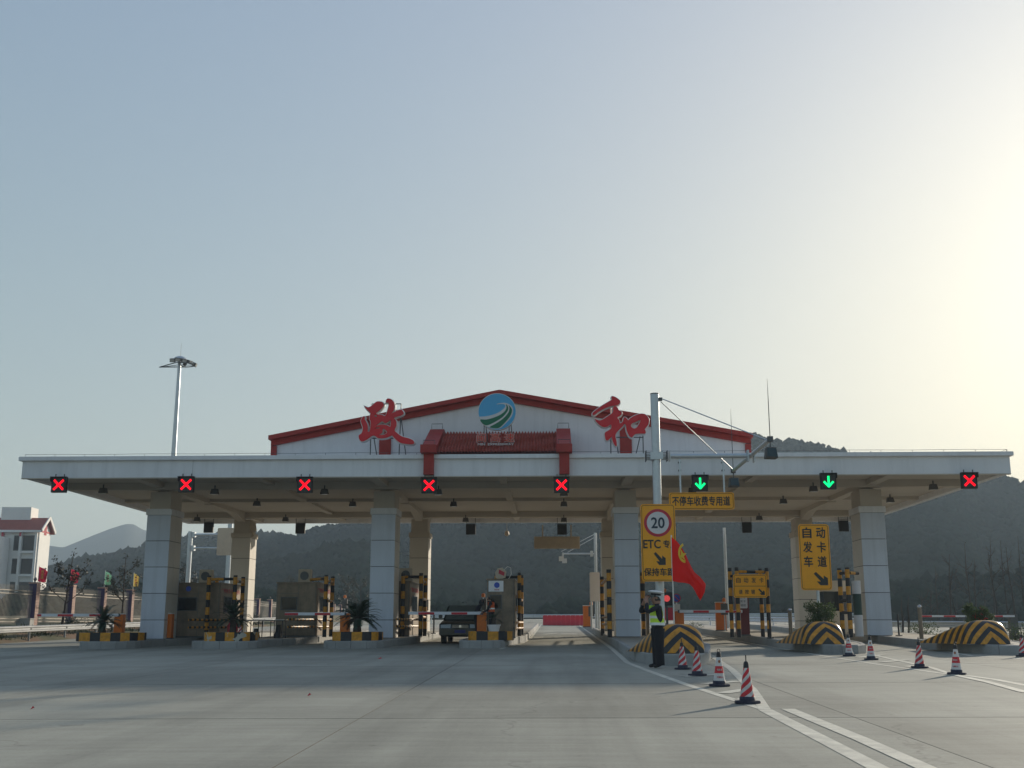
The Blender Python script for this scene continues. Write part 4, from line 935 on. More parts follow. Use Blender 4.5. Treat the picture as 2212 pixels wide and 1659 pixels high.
# cloth: warp a grid between four hand placed edges
def flag_cloth(D, Y, parent, m, nm='cloth', fold=.09, nx=34, ny=22, freq=5):
    """D: corner pixel lists - top edge and bottom edge as polylines from the staff outward"""
    top_, bot = D; V = []
    org = Vector(parent.location)
    def pl(P, t):
        L_ = [0]
        for a, b in zip(P[:-1], P[1:]): L_.append(L_[-1]+math.dist(a, b))
        s_ = t*L_[-1]
        for i in range(len(P)-1):
            if s_ <= L_[i+1] or i == len(P)-2:
                u = (s_-L_[i])/(L_[i+1]-L_[i]); return (P[i][0]*(1-u)+P[i+1][0]*u, P[i][1]*(1-u)+P[i+1][1]*u)
    for j in range(ny+1):
        for i in range(nx+1):
            u, v = i/nx, j/ny; a = pl(top_, u); b = pl(bot, u); p = (a[0]*(1-v)+b[0]*v, a[1]*(1-v)+b[1]*v)
            dy = fold*(math.sin(u*freq+v*4.2)+.6*math.sin(u*11+v*2+1)+.35*math.sin(u*4-v*13))*min(1, u*3)
            q_ = at(p[0], p[1], Y+dy); V.append(q_-org)
    return MB().add(V, [(j*(nx+1)+i, j*(nx+1)+i+1, (j+1)*(nx+1)+i+1, (j+1)*(nx+1)+i) for j in range(ny) for i in range(nx)]).build(nm, m, parent, smooth=True)
topE = [(1450.5, 1160), (1465, 1172), (1480, 1195), (1492, 1222), (1500, 1236), (1512, 1246), (1525, 1262), (1522, 1280), (1513, 1297)]
botE = [(1453, 1255), (1466, 1258), (1480, 1259), (1490, 1262), (1496, 1268), (1501, 1276), (1505, 1284), (1509, 1291), (1513, 1298)]
flag_cloth((topE, botE), FY-.02, fp, M['flag'], fold=.07)
def arcband(c0, rx, rz_, a0, a1, th, Y):
    P = [];
    for s_, e_ in ((1, 0), (-1, 1)):
        ks = range(21) if s_ == 1 else range(20, -1, -1)
        for k in ks:
            a = R(a0+(a1-a0)*k/20); f = 1-e_*th; P.append(at(c0[0]+rx*f*math.cos(a), c0[1]-rz_*f*math.sin(a), Y)-Vector(fp.location))
    return P
P = arcband((1481, 1194), 16, 22, 112, 268, .25, FY-.30); k = len(P)//2
V = [tuple(p) for p in P]+[(p[0], p[1]+.01, p[2]) for p in P]
mb = MB(); mb.add(V[:2*k], [(i, i+1, 2*k-2-i, 2*k-1-i) for i in range(k-1)]); 
for s_ in ([(1471, 1186), (1477, 1196), (1484, 1196), (1478, 1203), (1482, 1212), (1474, 1205), (1469, 1208), (1472, 1199)],): mb.add([tuple(at(x-1, y-1, FY-.30)-Vector(fp.location)) for x, y in s_], [tuple(range(len(s_)))])
mb.build('emblem', M['flagy'], fp)

# ================================================================== booths and striped frames
def booth(px0, px1, Y, depth, label, ac=True, redtxt=True, logo=True, door=0):
    a, b = at(px0, 1300, Y), at(px1, 1300, Y); w_ = b.x-a.x; cx = (a.x+b.x)/2; z0 = gz(cx, Y)+IH; h = 2.22
    r = thing('toll_booth', label, 'toll booth', (cx, Y, z0), group='stainless steel toll booths')
    MB().box((-w_/2, 0, .04), (w_/2, depth, h)).build('body', M['steel'], r, bevel=.02)
    MB().box((-w_/2-.03, -.03, h), (w_/2+.03, depth+.03, h+.06)).build('roof', M['steel'], r, bevel=.01)
    MB().box((-w_/2-.02, -.02, 0), (w_/2+.02, depth+.02, .05)).build('plinth', M['steeldark'], r)
    wx0, wx1 = (-w_/2+w_*.13, -w_/2+w_*.5)
    f = MB().box((wx0-.04, -.012, 1.10), (wx1+.04, -.001, 1.66)).build('window', M['steeldark'], r); MB().box((wx0, -.018, 1.13), (wx1, -.0125, 1.63)).build('pane', M['glassdark'], f)
    for x in (-w_/2+.04, wx1+.08, w_/2-.05): MB().box((x-.006, -.006, .06), (x+.006, -.0005, h-.02)).build('seam', M['steeldark'], r)
    MB().box((-w_/2+.02, -.006, 1.80), (wx1+.08-.007, -.0005, 1.81)).build('seam', M['steeldark'], r)
    f = MB().box((w_/2+.001, .55, 1.0), (w_/2+.02, depth-.7, 1.72)).build('window', M['steeldark'], r); MB().box((w_/2+.021, .62, 1.04), (w_/2+.026, depth-.8, 1.68)).build('pane', M['glassdark'], f)
    MB().box((w_/2+.001, .05, .07), (w_/2+.012, .5, 1.98)).build('side_door', M['steel'], r)
    if logo: MB().prism([(.11*math.cos(k*math.pi/10), .11*math.sin(k*math.pi/10)) for k in range(20)], -.008, -.001).build('round_logo', M['bluesign'], r, loc=(-w_/2+w_*.32, 0, 2.02))
    if redtxt:
        me = text_mesh('文明收费 微笑服务', .2, .012, .002); o = put_flat(me, 'red_lettering', M['signred'], r, (w_/2+.006, depth*.48, 1.95), w=depth*.86, h=.20); o.rotation_euler = (0, 0, R(90))
    if ac:
        t_ = MB().box((w_*.0-.05, .35, h+.06), (w_*.0+.5, .65, h+.62)).build('air_conditioner', M['signback'], r, bevel=.02)
        MB().prism([(.19*math.cos(k*math.pi/8), .19*math.sin(k*math.pi/8)) for k in range(16)], .34, .348).build('fan_grille', M['steeldark'], t_, loc=(w_*.0+.22, 0, h+.34))
    return r
booth(373, 475, 48.0, 3.3, 'first steel booth from the left, with a small round blue logo')
booth(597, 684, 48.4, 3.2, 'second steel booth, standing behind the folding table', logo=False)
b3 = booth(838, 885, 48.0, 3.3, 'third steel booth, half hidden by the palm column', logo=False)
b4 = booth(1052, 1112, 45.0, 2.6, 'fourth steel booth next to the dark car, with a white poster', redtxt=False, ac=False, logo=False)
w4 = at(1112, 1300, 45).x-at(1052, 1300, 45).x
MB().box((-w4/2+.06, -.012, 1.78), (.1, -.002, 2.2)).build('poster', M['potwhite'], b4); MB().prism([(.11*math.cos(k*math.pi/10), .11*math.sin(k*math.pi/10)) for k in range(20)], -.018, -.013).build('poster_logo', M['bluesign'], b4, loc=(-.16, 0, 2.03))
bm_ = text_mesh('闽高速', .2, .01, .001); put_flat(bm_, 'poster_print', M['signred'], b4, (-.16, -.016, 1.85), w=.2, h=.05)
v = at(1083, 1250, 45.6); pk = thing('roof_parcel', 'yellow and red cardboard box with a ribbon on the fourth booth roof', 'box', (v.x, 45.5, gz(v.x, 45)+IH+2.28))
MB().prism([(-.22, .05), (-.05, .0), (.16, .06), (.2, .3), (.05, .45), (-.14, .42), (-.24, .25)], -.12, .12).build('carton', M['signback'], pk); MB().prism([(-.1, .22), (.12, .12), (.14, .26), (-.08, .38)], -.135, -.121).build('red_panel', M['signred'], pk)
MB().tube([(.1, 0, .35), (.25, 0, .5), (.38, 0, .45), (.4, 0, .2), (.3, 0, .02)], .012, 5).build('ribbon', M['rim'], pk)

def frame(label, posts, beams_, H=2.55, r_=.085, rails=()):
    x, y = posts[0]; z0 = gz(x, y)+IH
    r = thing('pipe_guard', label, 'guard frame', (x, y, z0), group='black and yellow pipe guard frames beside the booths')
    for (px, py) in posts: MB().tube([(px-x, py-y, 0), (px-x, py-y, H)], r_, 14).build('post', M['postbar'], r, smooth=True)
    for i, j, z in beams_:
        a, b = posts[i], posts[j]; d = Vector((b[0]-a[0], b[1]-a[1], 0)).normalized()*r_*.98
        o = MB().tube([(d.x, d.y, 0), (b[0]-a[0]-d.x, b[1]-a[1]-d.y, 0)], r_*.72, 10).build('beam', M['beambar'], r, smooth=True); o.location = (a[0]-x, a[1]-y, z)
    for (a, b, z) in rails:
        o = MB().tube([(0, 0, 0), (b[0]-a[0], b[1]-a[1], 0)], .045, 8).build('low_rail', M['lowbar'], r, smooth=True); o.location = (a[0]-x, a[1]-y, z)
    return r
def fr_at(pxs, Ys): return [(at(p, 1300, Y).x, Y) for p, Y in zip(pxs, Ys)]
# pair of posts right of each left booth with a beam running back-left over the roof, low rails along the kerb
P1 = fr_at((506, 523, 449, 466), (47.4, 49.0, 47.6, 51.6)); frame('striped guard frame right of the first booth', P1, [(0, 1, 2.32), (0, 2, 2.4), (0, 1, 1.5), (0, 1, .72)], rails=[((P1[0][0]-1.35, 45.8), (P1[0][0]-.3, 50), .42), ((P1[0][0]-1.35, 45.8), (P1[0][0]-.3, 50), .72)])
P2 = fr_at((703, 717, 650, 668), (47.6, 49.2, 49.5, 51.6)); frame('striped guard frame right of the second booth', P2, [(0, 1, 2.32), (0, 2, 2.4), (0, 1, 1.5), (0, 1, .72)], rails=[((P2[0][0]-1.15, 46), (P2[0][0]-.25, 50), .42), ((P2[0][0]-1.15, 46), (P2[0][0]-.25, 50), .72)])
P3 = fr_at((909, 918.5, 870), (47.6, 49.8, 47.8)); frame('striped guard frame right of the third booth', P3, [(0, 2, 2.45), (0, 1, 1.55), (0, 1, .8), (0, 1, 2.3)], H=2.6, rails=[((P3[0][0]-.75, 45.8), (P3[0][0]-.2, 49), .42), ((P3[0][0]-.75, 45.8), (P3[0][0]-.2, 49), .7)])
P4 = fr_at((1122, 1127, 1072), (47.9, 50.5, 48.3)); frame('striped guard frame right behind the fourth booth', P4, [(0, 2, 2.42), (0, 1, 1.5)], H=2.6, r_=.08, rails=[((P4[0][0]-.15, 45.0), (P4[0][0]+.1, 49), .55), ((P4[0][0]-.15, 45.0), (P4[0][0]+.1, 49), .32)])
P5 = fr_at((1316, 1301), (45.2, 52.0)); P5.append(fr_at((1389,), (47.9,))[0]); frame('striped posts standing at the left of the open lane column', P5, [(0, 1, 2.3)], H=2.62, r_=.095, rails=[((P5[1][0], 46.8), (P5[1][0], 52.5), .5), ((P5[1][0], 46.8), (P5[1][0], 52.5), .8)])
P6 = fr_at((1577, 1592, 1643, 1656), (44.4, 44.6, 45.0, 44.6)); P6 = fr_at((1579, 1594, 1645, 1659), (44.4, 44.0, 45.0, 44.4))
f6 = frame('striped frame carrying the small yellow card machine sign', P6, [(0, 1, 2.3), (1, 3, 2.46)], H=2.62, r_=.078)
P7 = fr_at((1817, 1834, 1858), (43.6, 43.0, 43.6)); frame('pair of striped posts between the shrub and the rightmost column', P7[:2], [(0, 1, 2.35), (0, 1, 1.35), (0, 1, .9)], H=2.55, r_=.085)
o = MB().tube([(0, 0, 0), (.42, .4, 0)], .06, 10).build('stub_beam', M['beambar'], bpy.data.objects['pipe_guard.006']); o.location = (P7[1][0]-P7[0][0]+.08, P7[1][1]-P7[0][1], 2.35)
r, w_, h_, c = sgn('lane_sign', 'small yellow two row sign fixed on the striped frame', (1584, 1241, 1656.5, 1291), 43.82)
r.location = c; plate(r, w_, h_, r=.07); border(r, w_, h_, (0, 0, 0), .07, .03, .014)
MB().box((-w_/2+.04, -.037, -.012), (w_/2-.04, -.0345, .006)).build('divider', M['ink'], r)
for k, ch in enumerate('自动发卡'): txt(r, ch, (-.44+.29*k, 0, h_*.25), .17, .20, bold=.01)
for k, ch in enumerate('请按键'): txt(r, ch, (-.37+.235*k, 0, -h_*.25), .14, .17, bold=.01)
arrow(r, (.42, 0, -h_*.25), .24, .24)

# ================================================================== planters, palms, pots
def planter(px0, px1, Y, m, label):
    a, b = at(px0, 1380, Y), at(px1, 1380, Y); cx = (a.x+b.x)/2; hw = (b.x-a.x)/2; z0 = gz(cx, Y)+IH-.01
    r = thing('striped_planter', label, 'planter', (cx, Y, z0), group='black and yellow painted planter kerbs')
    out = [(hw*math.copysign(abs(math.cos(t))**.55, math.cos(t)), .95+.95*math.copysign(abs(math.sin(t))**.7, math.sin(t))) for t in [math.pi*2*k/28 for k in range(28)]]
    inn = [(x*.86, .95+(y-.95)*.84) for x, y in out]; n_ = len(out); h = .32
    V = [(x, y, 0) for x, y in out]+[(x, y, h) for x, y in out]+[(x, y, h) for x, y in inn]+[(x, y, .2) for x, y in inn]
    MB().add(V, [(k_*n_+i, k_*n_+(i+1) % n_, (k_+1)*n_+(i+1) % n_, (k_+1)*n_+i) for k_ in range(3) for i in range(n_)]).build('painted_kerb', m, r)
    MB().add([(x, y, .24) for x, y in inn], [tuple(range(n_))]).build('soil', M['soil'], r)
    return Vector((cx, Y+.95, z0+.24))
def palm(loc, label, s=1.0, fronds=34, seed=1, trunk=.45):
    rs = random.Random(seed); r = thing('sago_palm', label, 'palm', loc)
    prof = [(.0, 0), (.12*s, .02), (.14*s, .10*s)]+[((.12+.015*((k % 2)))*s, (.12+trunk*k/6)*s) for k in range(1, 7)]+[(.10*s, (.2+trunk)*s), (0, (.25+trunk)*s)]
    MB().lathe(prof, 10).build('trunk', M['bark'], r)
    zt = (.16+trunk)*s
    for k in range(fronds):
        az_ = rs.random()*math.tau; up = R(rs.choice([78, 62, 48, 35, 20, 5, -8])+rs.uniform(-8, 8)); L_ = s*rs.uniform(.70, .95); mb = MB(); pts = []
        for i in range(11):
            t = i/10; el = up-R(60)*t*t*(1 if up > R(20) else .75); 
            if i == 0: p = Vector((0, 0, zt))
            else: p = pts[-1]+Vector((math.cos(az_)*math.cos(el), math.sin(az_)*math.cos(el), math.sin(el)))*L_/10
            pts.append(p)
        mb.tube(pts, [.012*s*(1-.7*i/10) for i in range(11)], 4)
        side = Vector((-math.sin(az_), math.cos(az_), 0))
        for i in range(2, 21):
            t = i/20; j = min(9, int(t*10)); u = t*10-j; p = pts[j].lerp(pts[j+1], min(1, u)); d = (pts[j+1]-pts[j]).normalized(); ln = .17*s*math.sin(math.pi*(.12+.86*t))**.6
            for sg in (-1, 1):
                q_ = p+(side*sg*.85+d*.62+Vector((0, 0, -.12+.2*rs.random())))*ln; w_ = d*.021*s
                mb.add([p-w_, p+w_, q_], [(0, 1, 2)])
        mb.build('frond', M['leafdk'], r)
    return r
c1 = planter(150, 290, 42.9, M['kerbbar'], 'planter kerb at the far left, with an orange gate box at its right'); palm(c1+Vector((-.3, -.2, 0)), 'sago palm in the leftmost striped planter', .95, 40, 3, .36)
c2 = planter(430, 541, 42.5, M['kerbworn'], 'planter kerb with worn flaking paint'); palm(c2+Vector((.05, -.1, 0)), 'sago palm in the planter with flaking paint', .98, 42, 5, .42)
c3 = planter(710, 817, 42.1, M['kerbbar'], 'planter kerb with the broad palm, left of a front column'); palm(c3+Vector((-.02, -.1, 0)), 'broadest sago palm, just left of a front column', 1.15, 56, 8, .34)
c4 = planter(1008, 1108, 41.9, M['kerbbar'], 'planter kerb with the white pot, beside the dark car'); 
pl4 = palm(c4+Vector((.12, -.35, .26)), 'small drooping potted palm in front of the fourth booth', .62, 12, 12, .3)
MB().lathe([(.0, 0), (.17, .0), (.23, .26), (.25, .27), (.25, .30), (.21, .30), (.0, .26)], 20).build('flower_pot', M['potwhite'], None, loc=c4+Vector((.12, -.35, .02)), smooth=True)
tag(bpy.data.objects['flower_pot'], 'white ribbed plant pot on the fourth striped planter', 'plant pot')
def bush(loc, label, rx, rz, n_, seed, m, stem=.5, red=0):
    rs = random.Random(seed); r = thing('shrub', label, 'shrub', loc); mb = MB(); st = MB(); rd = MB()
    cl_ = [(rs.uniform(-.65, .65)*rx, rs.uniform(-.6, .6)*rx, stem+rz+rs.uniform(-.62, .7)*rz, rs.uniform(.18, .36)*rx) for _ in range(26)]
    for c_ in cl_:
        st.tube([(rs.uniform(-.05, .05), rs.uniform(-.05, .05), 0), (c_[0]*.35, c_[1]*.35, c_[2]*.5), (c_[0], c_[1], c_[2])], [.018, .011, .004], 4)
    def leaf(mb, c_, s):
        a, b_ = rs.random()*math.tau, rs.uniform(-1.2, 1.2); d = Vector((math.cos(a)*math.cos(b_), math.sin(a)*math.cos(b_), math.sin(b_))); sd_ = d.orthogonal().normalized(); sd_ = Matrix.Rotation(rs.random()*6.28, 3, d) @ sd_
        c_ = Vector(c_); mb.add([c_, c_+d*s*.5+sd_*s*.24, c_+d*s, c_+d*s*.5-sd_*s*.24], [(0, 1, 2, 3)])
    for k in range(n_):
        c_ = rs.choice(cl_); v = Vector((rs.gauss(0, 1), rs.gauss(0, 1), rs.gauss(0, 1))).normalized()*c_[3]*(rs.random()**.4)*1.15
        leaf(mb, (c_[0]+v.x, c_[1]+v.y, c_[2]+v.z), rs.uniform(.05, .10))
    st.build('branches', M['bark'], r)
    tag(mb.build('foliage', m, r), kind='stuff')
    if red:
        for k in range(red):
            c_ = (rs.gauss(-.25*rx, .25*rx), -.5*rx+rs.uniform(-.1, .1), stem+rz*.75+rs.gauss(0, .3)*rz); [leaf(rd, c_, .09) for _ in range(5)]
        tag(rd.build('red_flowers', M['redleaf'], r), kind='stuff')
    return r
v = at(1771, 1300, 39.2); bush((v.x, 39.2, gz(v.x, 39.2)+IH), 'loose green shrub behind the middle striped hump', .60, .50, 2600, 4, M['leaf'], .30)
v = at(2112, 1300, 38.4); bush((v.x, 38.4, gz(v.x, 38.4)+IH), 'rounded shrub with red flowers behind the right striped hump', .52, .45, 3000, 9, M['leaf'], .35, red=22)

# ================================================================== barrier gates
def gate(px, Y, label, armpx, armz=.92, hc=.98, wd=.36, side=-1, iw=IH, glow=True):
    c = at(px, 1300, Y); z0 = gz(c.x, Y)+iw; r = thing('barrier_gate', label, 'barrier gate', (c.x, Y, z0), group='orange lane barrier gates')
    MB().box((-wd/2, -.15, 0), (wd/2, .15, hc)).build('cabinet', M['orange'], r, bevel=.015); MB().box((-wd/2-.01, -.16, hc), (wd/2+.01, .16, hc+.03)).build('lid', M['rim'], r)
    MB().box((-wd/2-.02, -.17, -.02), (wd/2+.02, .17, .03)).build('foot', M['steeldark'], r)
    e_ = at(armpx, 1300, Y).x-c.x; 
    if armpx:
        arm = MB().box((min(0, e_), -.215, armz-.055), (max(0, e_), -.175, armz+.055)).build('arm', M['armw'], r)
        L_ = abs(e_); k = 0; x = .55
        while x < L_-.1:
            x1 = min(x+.62, L_); a, b = (side*x, side*x1); MB().box((a, -.219, armz-.05), (b, -.1715, armz+.035)).build('red_band', M['armr'], arm); x += 1.28
        MB().lathe([(0, -.02), (.07, -.02), (.07, .03), (0, .03)], 12).build('pivot', M['steeldark'], r, loc=(0, -.17, armz)).rotation_euler = (R(90), 0, 0)
    return r
gate(262, 45.3, 'orange gate cabinet in the first planter, arm over the far left lane', 88, .95)
gate(747, 44.9, 'orange gate cabinet hidden behind the broadest palm, arm to the left', 619, .95)
gate(1041, 44.5, 'orange gate cabinet by the fourth booth, arm across the dark car', 884, .95)
gate(367, 46.5, 'orange cabinet edge between the leftmost column and the first booth', 0)
gate(1466, 46.5, 'orange gate cabinet behind the policeman, arm across the card lane', 1601, .97, side=1)
gate(1556, 57, 'orange gate cabinet farther back, left of the striped frame', 0, hc=1.35, wd=.50)
gate(1267, 70, 'orange cabinet at the rear of the open lane by the yellow barrier', 0, hc=1.25, wd=.45)
# right edge lane arm, held by its silver post
def bollard(px, Y, label, z1=1.15, r_=.07, ball=True):
    c = at(px, 1300, Y); z0 = gz(c.x, Y)+IH; r = thing('steel_post', label, 'post', (c.x, Y, z0), group='short steel posts on the islands')
    MB().tube([(0, 0, 0), (0, 0, z1)], r_, 14).build('stem', M['steel'], r, smooth=True)
    MB().lathe([(0, -.075), (.06, -.05), (.08, 0), (.06, .05), (0, .075)], 14, c=(0, 0, z1+.06)).build('ball_top', M['chrome'], r, smooth=True)
    MB().lathe([(.15, 0), (.15, .015), (.05, .016)], 14).build('flange', M['steeldark'], r); return r
bollard(1705, 42.6, 'steel post with a ball top left of the shrub', .95); bollard(2326/1.1718, 40.8, 'steel post with a ball top on the rightmost island', 1.05); bollard(1398, 47, 'steel post just left of the policeman', .95); bollard(1307, 62, 'steel post beside the striped posts of the open lane', 1.3)
def thinpost(px, Y, label, h, m='black', r_=.035):
    c = at(px, 1300, Y); r = thing('thin_post', label, 'post', (c.x, Y, gz(c.x, Y)+IH), group='thin dark posts on the islands')
    MB().tube([(0, 0, 0), (0, 0, h)], r_, 8).build('stem', M[m], r); MB().lathe([(.14, 0), (.13, .03), (.03, .035)], 10).build('foot', M['black'], r)
thinpost(1661, 42.4, 'thin black post between the striped frame and a steel post', .85); thinpost(1937, 45.2, 'thin black post right of the rightmost column', .82); thinpost(1099/1.1718, 53, 'thin black post in the lane left of the dark car', .9)

# card machine behind the small sign
v = at(1608, 1366, 46.6); r = thing('card_machine', 'dark red card machine with a white notice inside the striped frame', 'machine', (v.x, 46.6, gz(v.x, 46.6)+IH))
MB().box((-.27, 0, .05), (.23, .5, 1.98)).build('cabinet', M['machine'], r, bevel=.02); MB().box((-.30, -.02, 0), (.26, .52, .05)).build('foot', M['steeldark'], r)
MB().prism(rrect(.36, .56, .05), -.012, -.001).build('notice', M['signwhite'], r, loc=(-.01, 0, 1.36))
for k, ch in enumerate(('自动', '发卡', '请按')): put_flat(text_mesh(ch, .2, .004, .001), 'notice_print', M['steeldark'], r, (-.01, -.014, 1.52-.16*k), w=.22, h=.1)
# ================================================================== people
def skin_body(nodes, edges, name, parent, sub=2, root=0):
    me = bpy.data.meshes.new(name); me.from_pydata([n_[0] for n_ in nodes], edges, []); o = bpy.data.objects.new(name, me); COL.objects.link(o)
    md = o.modifiers.new('s', 'SKIN'); md.use_smooth_shade = True
    for i, n_ in enumerate(nodes):
        rr = n_[1]; me.skin_vertices[0].data[i].radius = rr if isinstance(rr, tuple) else (rr, rr)
    me.skin_vertices[0].data[root].use_root = True
    s_ = o.modifiers.new('u', 'SUBSURF'); s_.levels = sub; s_.render_levels = sub
    bpy.context.view_layer.update()
    m2 = bpy.data.meshes.new_from_object(o.evaluated_get(bpy.context.evaluated_depsgraph_get())); bpy.data.objects.remove(o)
    b = bpy.data.objects.new(name, m2); COL.objects.link(b); b.parent = parent; return b
def person(loc, rz, label, pose, top_, legs, vest=None, cap=None, hood=False, s=1.0, cat='person'):
    r = thing('person', label, cat, loc, rz); r.scale = (s, s, s)
    nodes = []; edges = []; ix = {}
    def N(k, p, rad, par=None):
        ix[k] = len(nodes); nodes.append((p, rad)); 
        if par is not None: edges.append((ix[par], ix[k]))
    P = dict(hip=(0, 0, .93), waist=(0, 0, 1.06), chest=(0, -.02, 1.27), neck=(0, 0, 1.44), head0=(0, -.02, 1.53), head1=(0, -.03, 1.63),
             kl=(-.10, -.02, .50), kr=(.10, -.02, .50), al=(-.11, .02, .09), ar=(.11, .02, .09), tl=(-.12, -.14, .04), tr=(.12, -.14, .04),
             sl=(-.18, 0, 1.38), sr=(.18, 0, 1.38), el=(-.25, .03, 1.12), er=(.25, .03, 1.12), hl=(-.23, -.10, .90), hr=(.23, -.10, .90))
    P.update(pose)
    N('hip', P['hip'], (.155, .12)); N('waist', P['waist'], (.145, .11), 'hip'); N('chest', P['chest'], (.175, .125), 'waist'); N('neck', P['neck'], .055, 'chest')
    N('head0', P['head0'], (.078, .088), 'neck'); N('head1', P['head1'], (.082, .092), 'head0')
    for sd_, sg in (('l', -1), ('r', 1)):
        hp = P['hip']; N('h'+sd_+'0', (hp[0]+sg*.09, hp[1], hp[2]-.08), .095, 'hip'); N('k'+sd_, P['k'+sd_], .066, 'h'+sd_+'0'); N('a'+sd_, P['a'+sd_], .052, 'k'+sd_); N('t'+sd_, P['t'+sd_], (.042, .035), 'a'+sd_)
        N('s'+sd_, P['s'+sd_], .062, 'chest'); N('e'+sd_, P['e'+sd_], .050, 's'+sd_); N('w'+sd_, P['h'+sd_], .036, 'e'+sd_)
        e_, w_ = Vector(P['e'+sd_]), Vector(P['h'+sd_]); d = (w_-e_).normalized(); sid = d.cross(Vector((0, 0, 1))).normalized() if abs(d.z) < .95 else Vector((0, 1, 0)); up = sid.cross(d)
        N('p'+sd_, tuple(w_+d*.055), (.036, .020), 'w'+sd_)
        curl = Vector(pose.get('curl'+sd_, (0, 0, -1)))*.02
        for q, (off, ln) in enumerate(((-.03, .055), (-.01, .066), (.01, .062), (.03, .048))):
            a = w_+d*.085+sid*off; b_ = a+d*ln*.6+curl*.6; c_ = b_+d*ln*.35+curl*1.6
            N('f%d%s' % (q, sd_), tuple(a), .0105, 'p'+sd_); N('g%d%s' % (q, sd_), tuple(b_), .009, 'f%d%s' % (q, sd_)); N('i%d%s' % (q, sd_), tuple(c_), .008, 'g%d%s' % (q, sd_))
        a = w_+d*.03+sid*(-.042); N('th'+sd_, tuple(a), .012, 'w'+sd_); N('ti'+sd_, tuple(a+d*.045-sid*.018), .009, 'th'+sd_)
    b = skin_body(nodes, edges, 'body', r); me = b.data
    for m in (top_, legs, M['skin'], M['black']): me.materials.append(m)
    hw = [Vector(P['hl']), Vector(P['hr'])]; hip_z = P['hip'][2]
    for p in me.polygons:
        c = p.center
        k = 0 if c.z > hip_z+.02 else 1
        if (c-Vector(P['head0'])).length < .16 or (c-Vector(P['head1'])).length < .16: k = 2 if c.z > P['neck'][2]+.03 else 0
        for q, sd_ in enumerate('lr'):
            e_ = Vector(P['e'+sd_]); 
            if (c-hw[q]).dot((hw[q]-e_).normalized()) > .0 and (c-hw[q]).length < .22: k = 2
        if k == 1 and c.z < .085: k = 3
        if k == 1 and ((c-Vector(P['hl'])).length < .2 or (c-Vector(P['hr'])).length < .2): k = 0 if (c.x**2 > .04) else k
        p.material_index = k; p.use_smooth = True
    h0 = Vector(P['head1'])-Vector((0, 0, .045))
    # face: nose, ears, eyes, mouth
    fa = MB(); 
    fa.lathe([(0, -.02), (.016, -.01), (.009, .03), (0, .04)], 8, c=(h0.x, h0.y-.098, h0.z)); fa.build('nose', M['skin'], r)
    for sg in (-1, 1):
        MB().lathe([(0, -.012), (.011, 0), (0, .012)], 8, c=(h0.x+sg*.032, h0.y-.088, h0.z+.03)).build('eye', M['hair'], r)
        MB().cbox((h0.x+sg*.088, h0.y+.005, h0.z+.005), (.014, .035, .055)).build('ear', M['skin'], r, bevel=.005)
    MB().cbox((h0.x, h0.y-.092, h0.z-.045), (.045, .008, .008)).build('mouth', M['signred'], r)
    # hair: shell over the back and top of the skull
    def shell(test, off, nm, m, zc=(), xc=()):
        bm = bmesh.new(); bm.from_mesh(me)
        for co, no in [((0, 0, z), (0, 0, 1)) for z in zc]+[((x, 0, 0), (1, 0, 0)) for x in xc]:
            bmesh.ops.bisect_plane(bm, geom=bm.verts[:]+bm.edges[:]+bm.faces[:], plane_co=co, plane_no=no)
        bm.normal_update()
        bmesh.ops.delete(bm, geom=[f for f in bm.faces if not test(f.calc_center_median())], context='FACES')
        nv = [(v.co.copy(), v.normal.copy()) for v in bm.verts]
        for v, (c, n_) in zip(bm.verts, nv): v.co = c+n_*off
        for f in bm.faces: f.material_index = 0
        m3 = bpy.data.meshes.new(nm); bm.to_mesh(m3); bm.free(); m3.materials.append(m); o = bpy.data.objects.new(nm, m3); COL.objects.link(o); o.parent = r; return o
    near = lambda c: (c-h0).length < .17 and c.z > h0.z-.10
    if hood: shell(lambda c: (c-h0).length < .19 and c.z > P['neck'][2]-.01 and c.y > h0.y-.065, .03, 'hood', top_)
    else: shell(lambda c: near(c) and (c.y > h0.y-.01 and c.z > h0.z-.05 or c.z > h0.z+.055), .012, 'hair', M['hair'])
    if vest:
        tor = lambda c: hip_z+.10 < c.z < P['neck'][2]-.02 and abs(c.x-P['chest'][0]) < .165 and c.y > P['chest'][1]-.15
        shell(tor, .022, 'vest', vest, (hip_z+.10, P['neck'][2]-.02), (-.165, .165))
        o = shell(lambda c: hip_z+.20 < c.z < hip_z+.255 and abs(c.x) < .165, .027, 'reflective_band', M['vestwhite'], (hip_z+.2, hip_z+.255), (-.165, .165))
    if vest is M['vest']:
        shell(lambda c: hip_z+.04 < c.z < hip_z+.10 and abs(c.x) < .2, .030, 'white_belt', M['vestwhite'], (hip_z+.04, hip_z+.10), (-.2, .2))
    if cap:
        t = h0+Vector((0, .015, .07)); mb = MB()
        o = MB().lathe([(.0, 0), (.100, .0), (.102, .035)], 24).build('cap_band', M['cloth'], r, loc=t); o.rotation_euler = (R(-8), 0, 0)
        o = MB().lathe([(.102, .0355), (.155, .065), (.152, .082), (.10, .10), (0, .105)], 28).build('cap_crown', M['potwhite'], r, loc=t, smooth=True); o.rotation_euler = (R(-8), 0, 0)
        o = MB().prism([(.085*math.cos(a), -.06-.075*math.sin(a)) for a in [math.pi*k/10 for k in range(11)]], -.004, .004, axis='z').build('cap_visor', M['black'], r, loc=t+Vector((0, -.01, .0))); o.rotation_euler = (R(14), 0, 0)
    return r
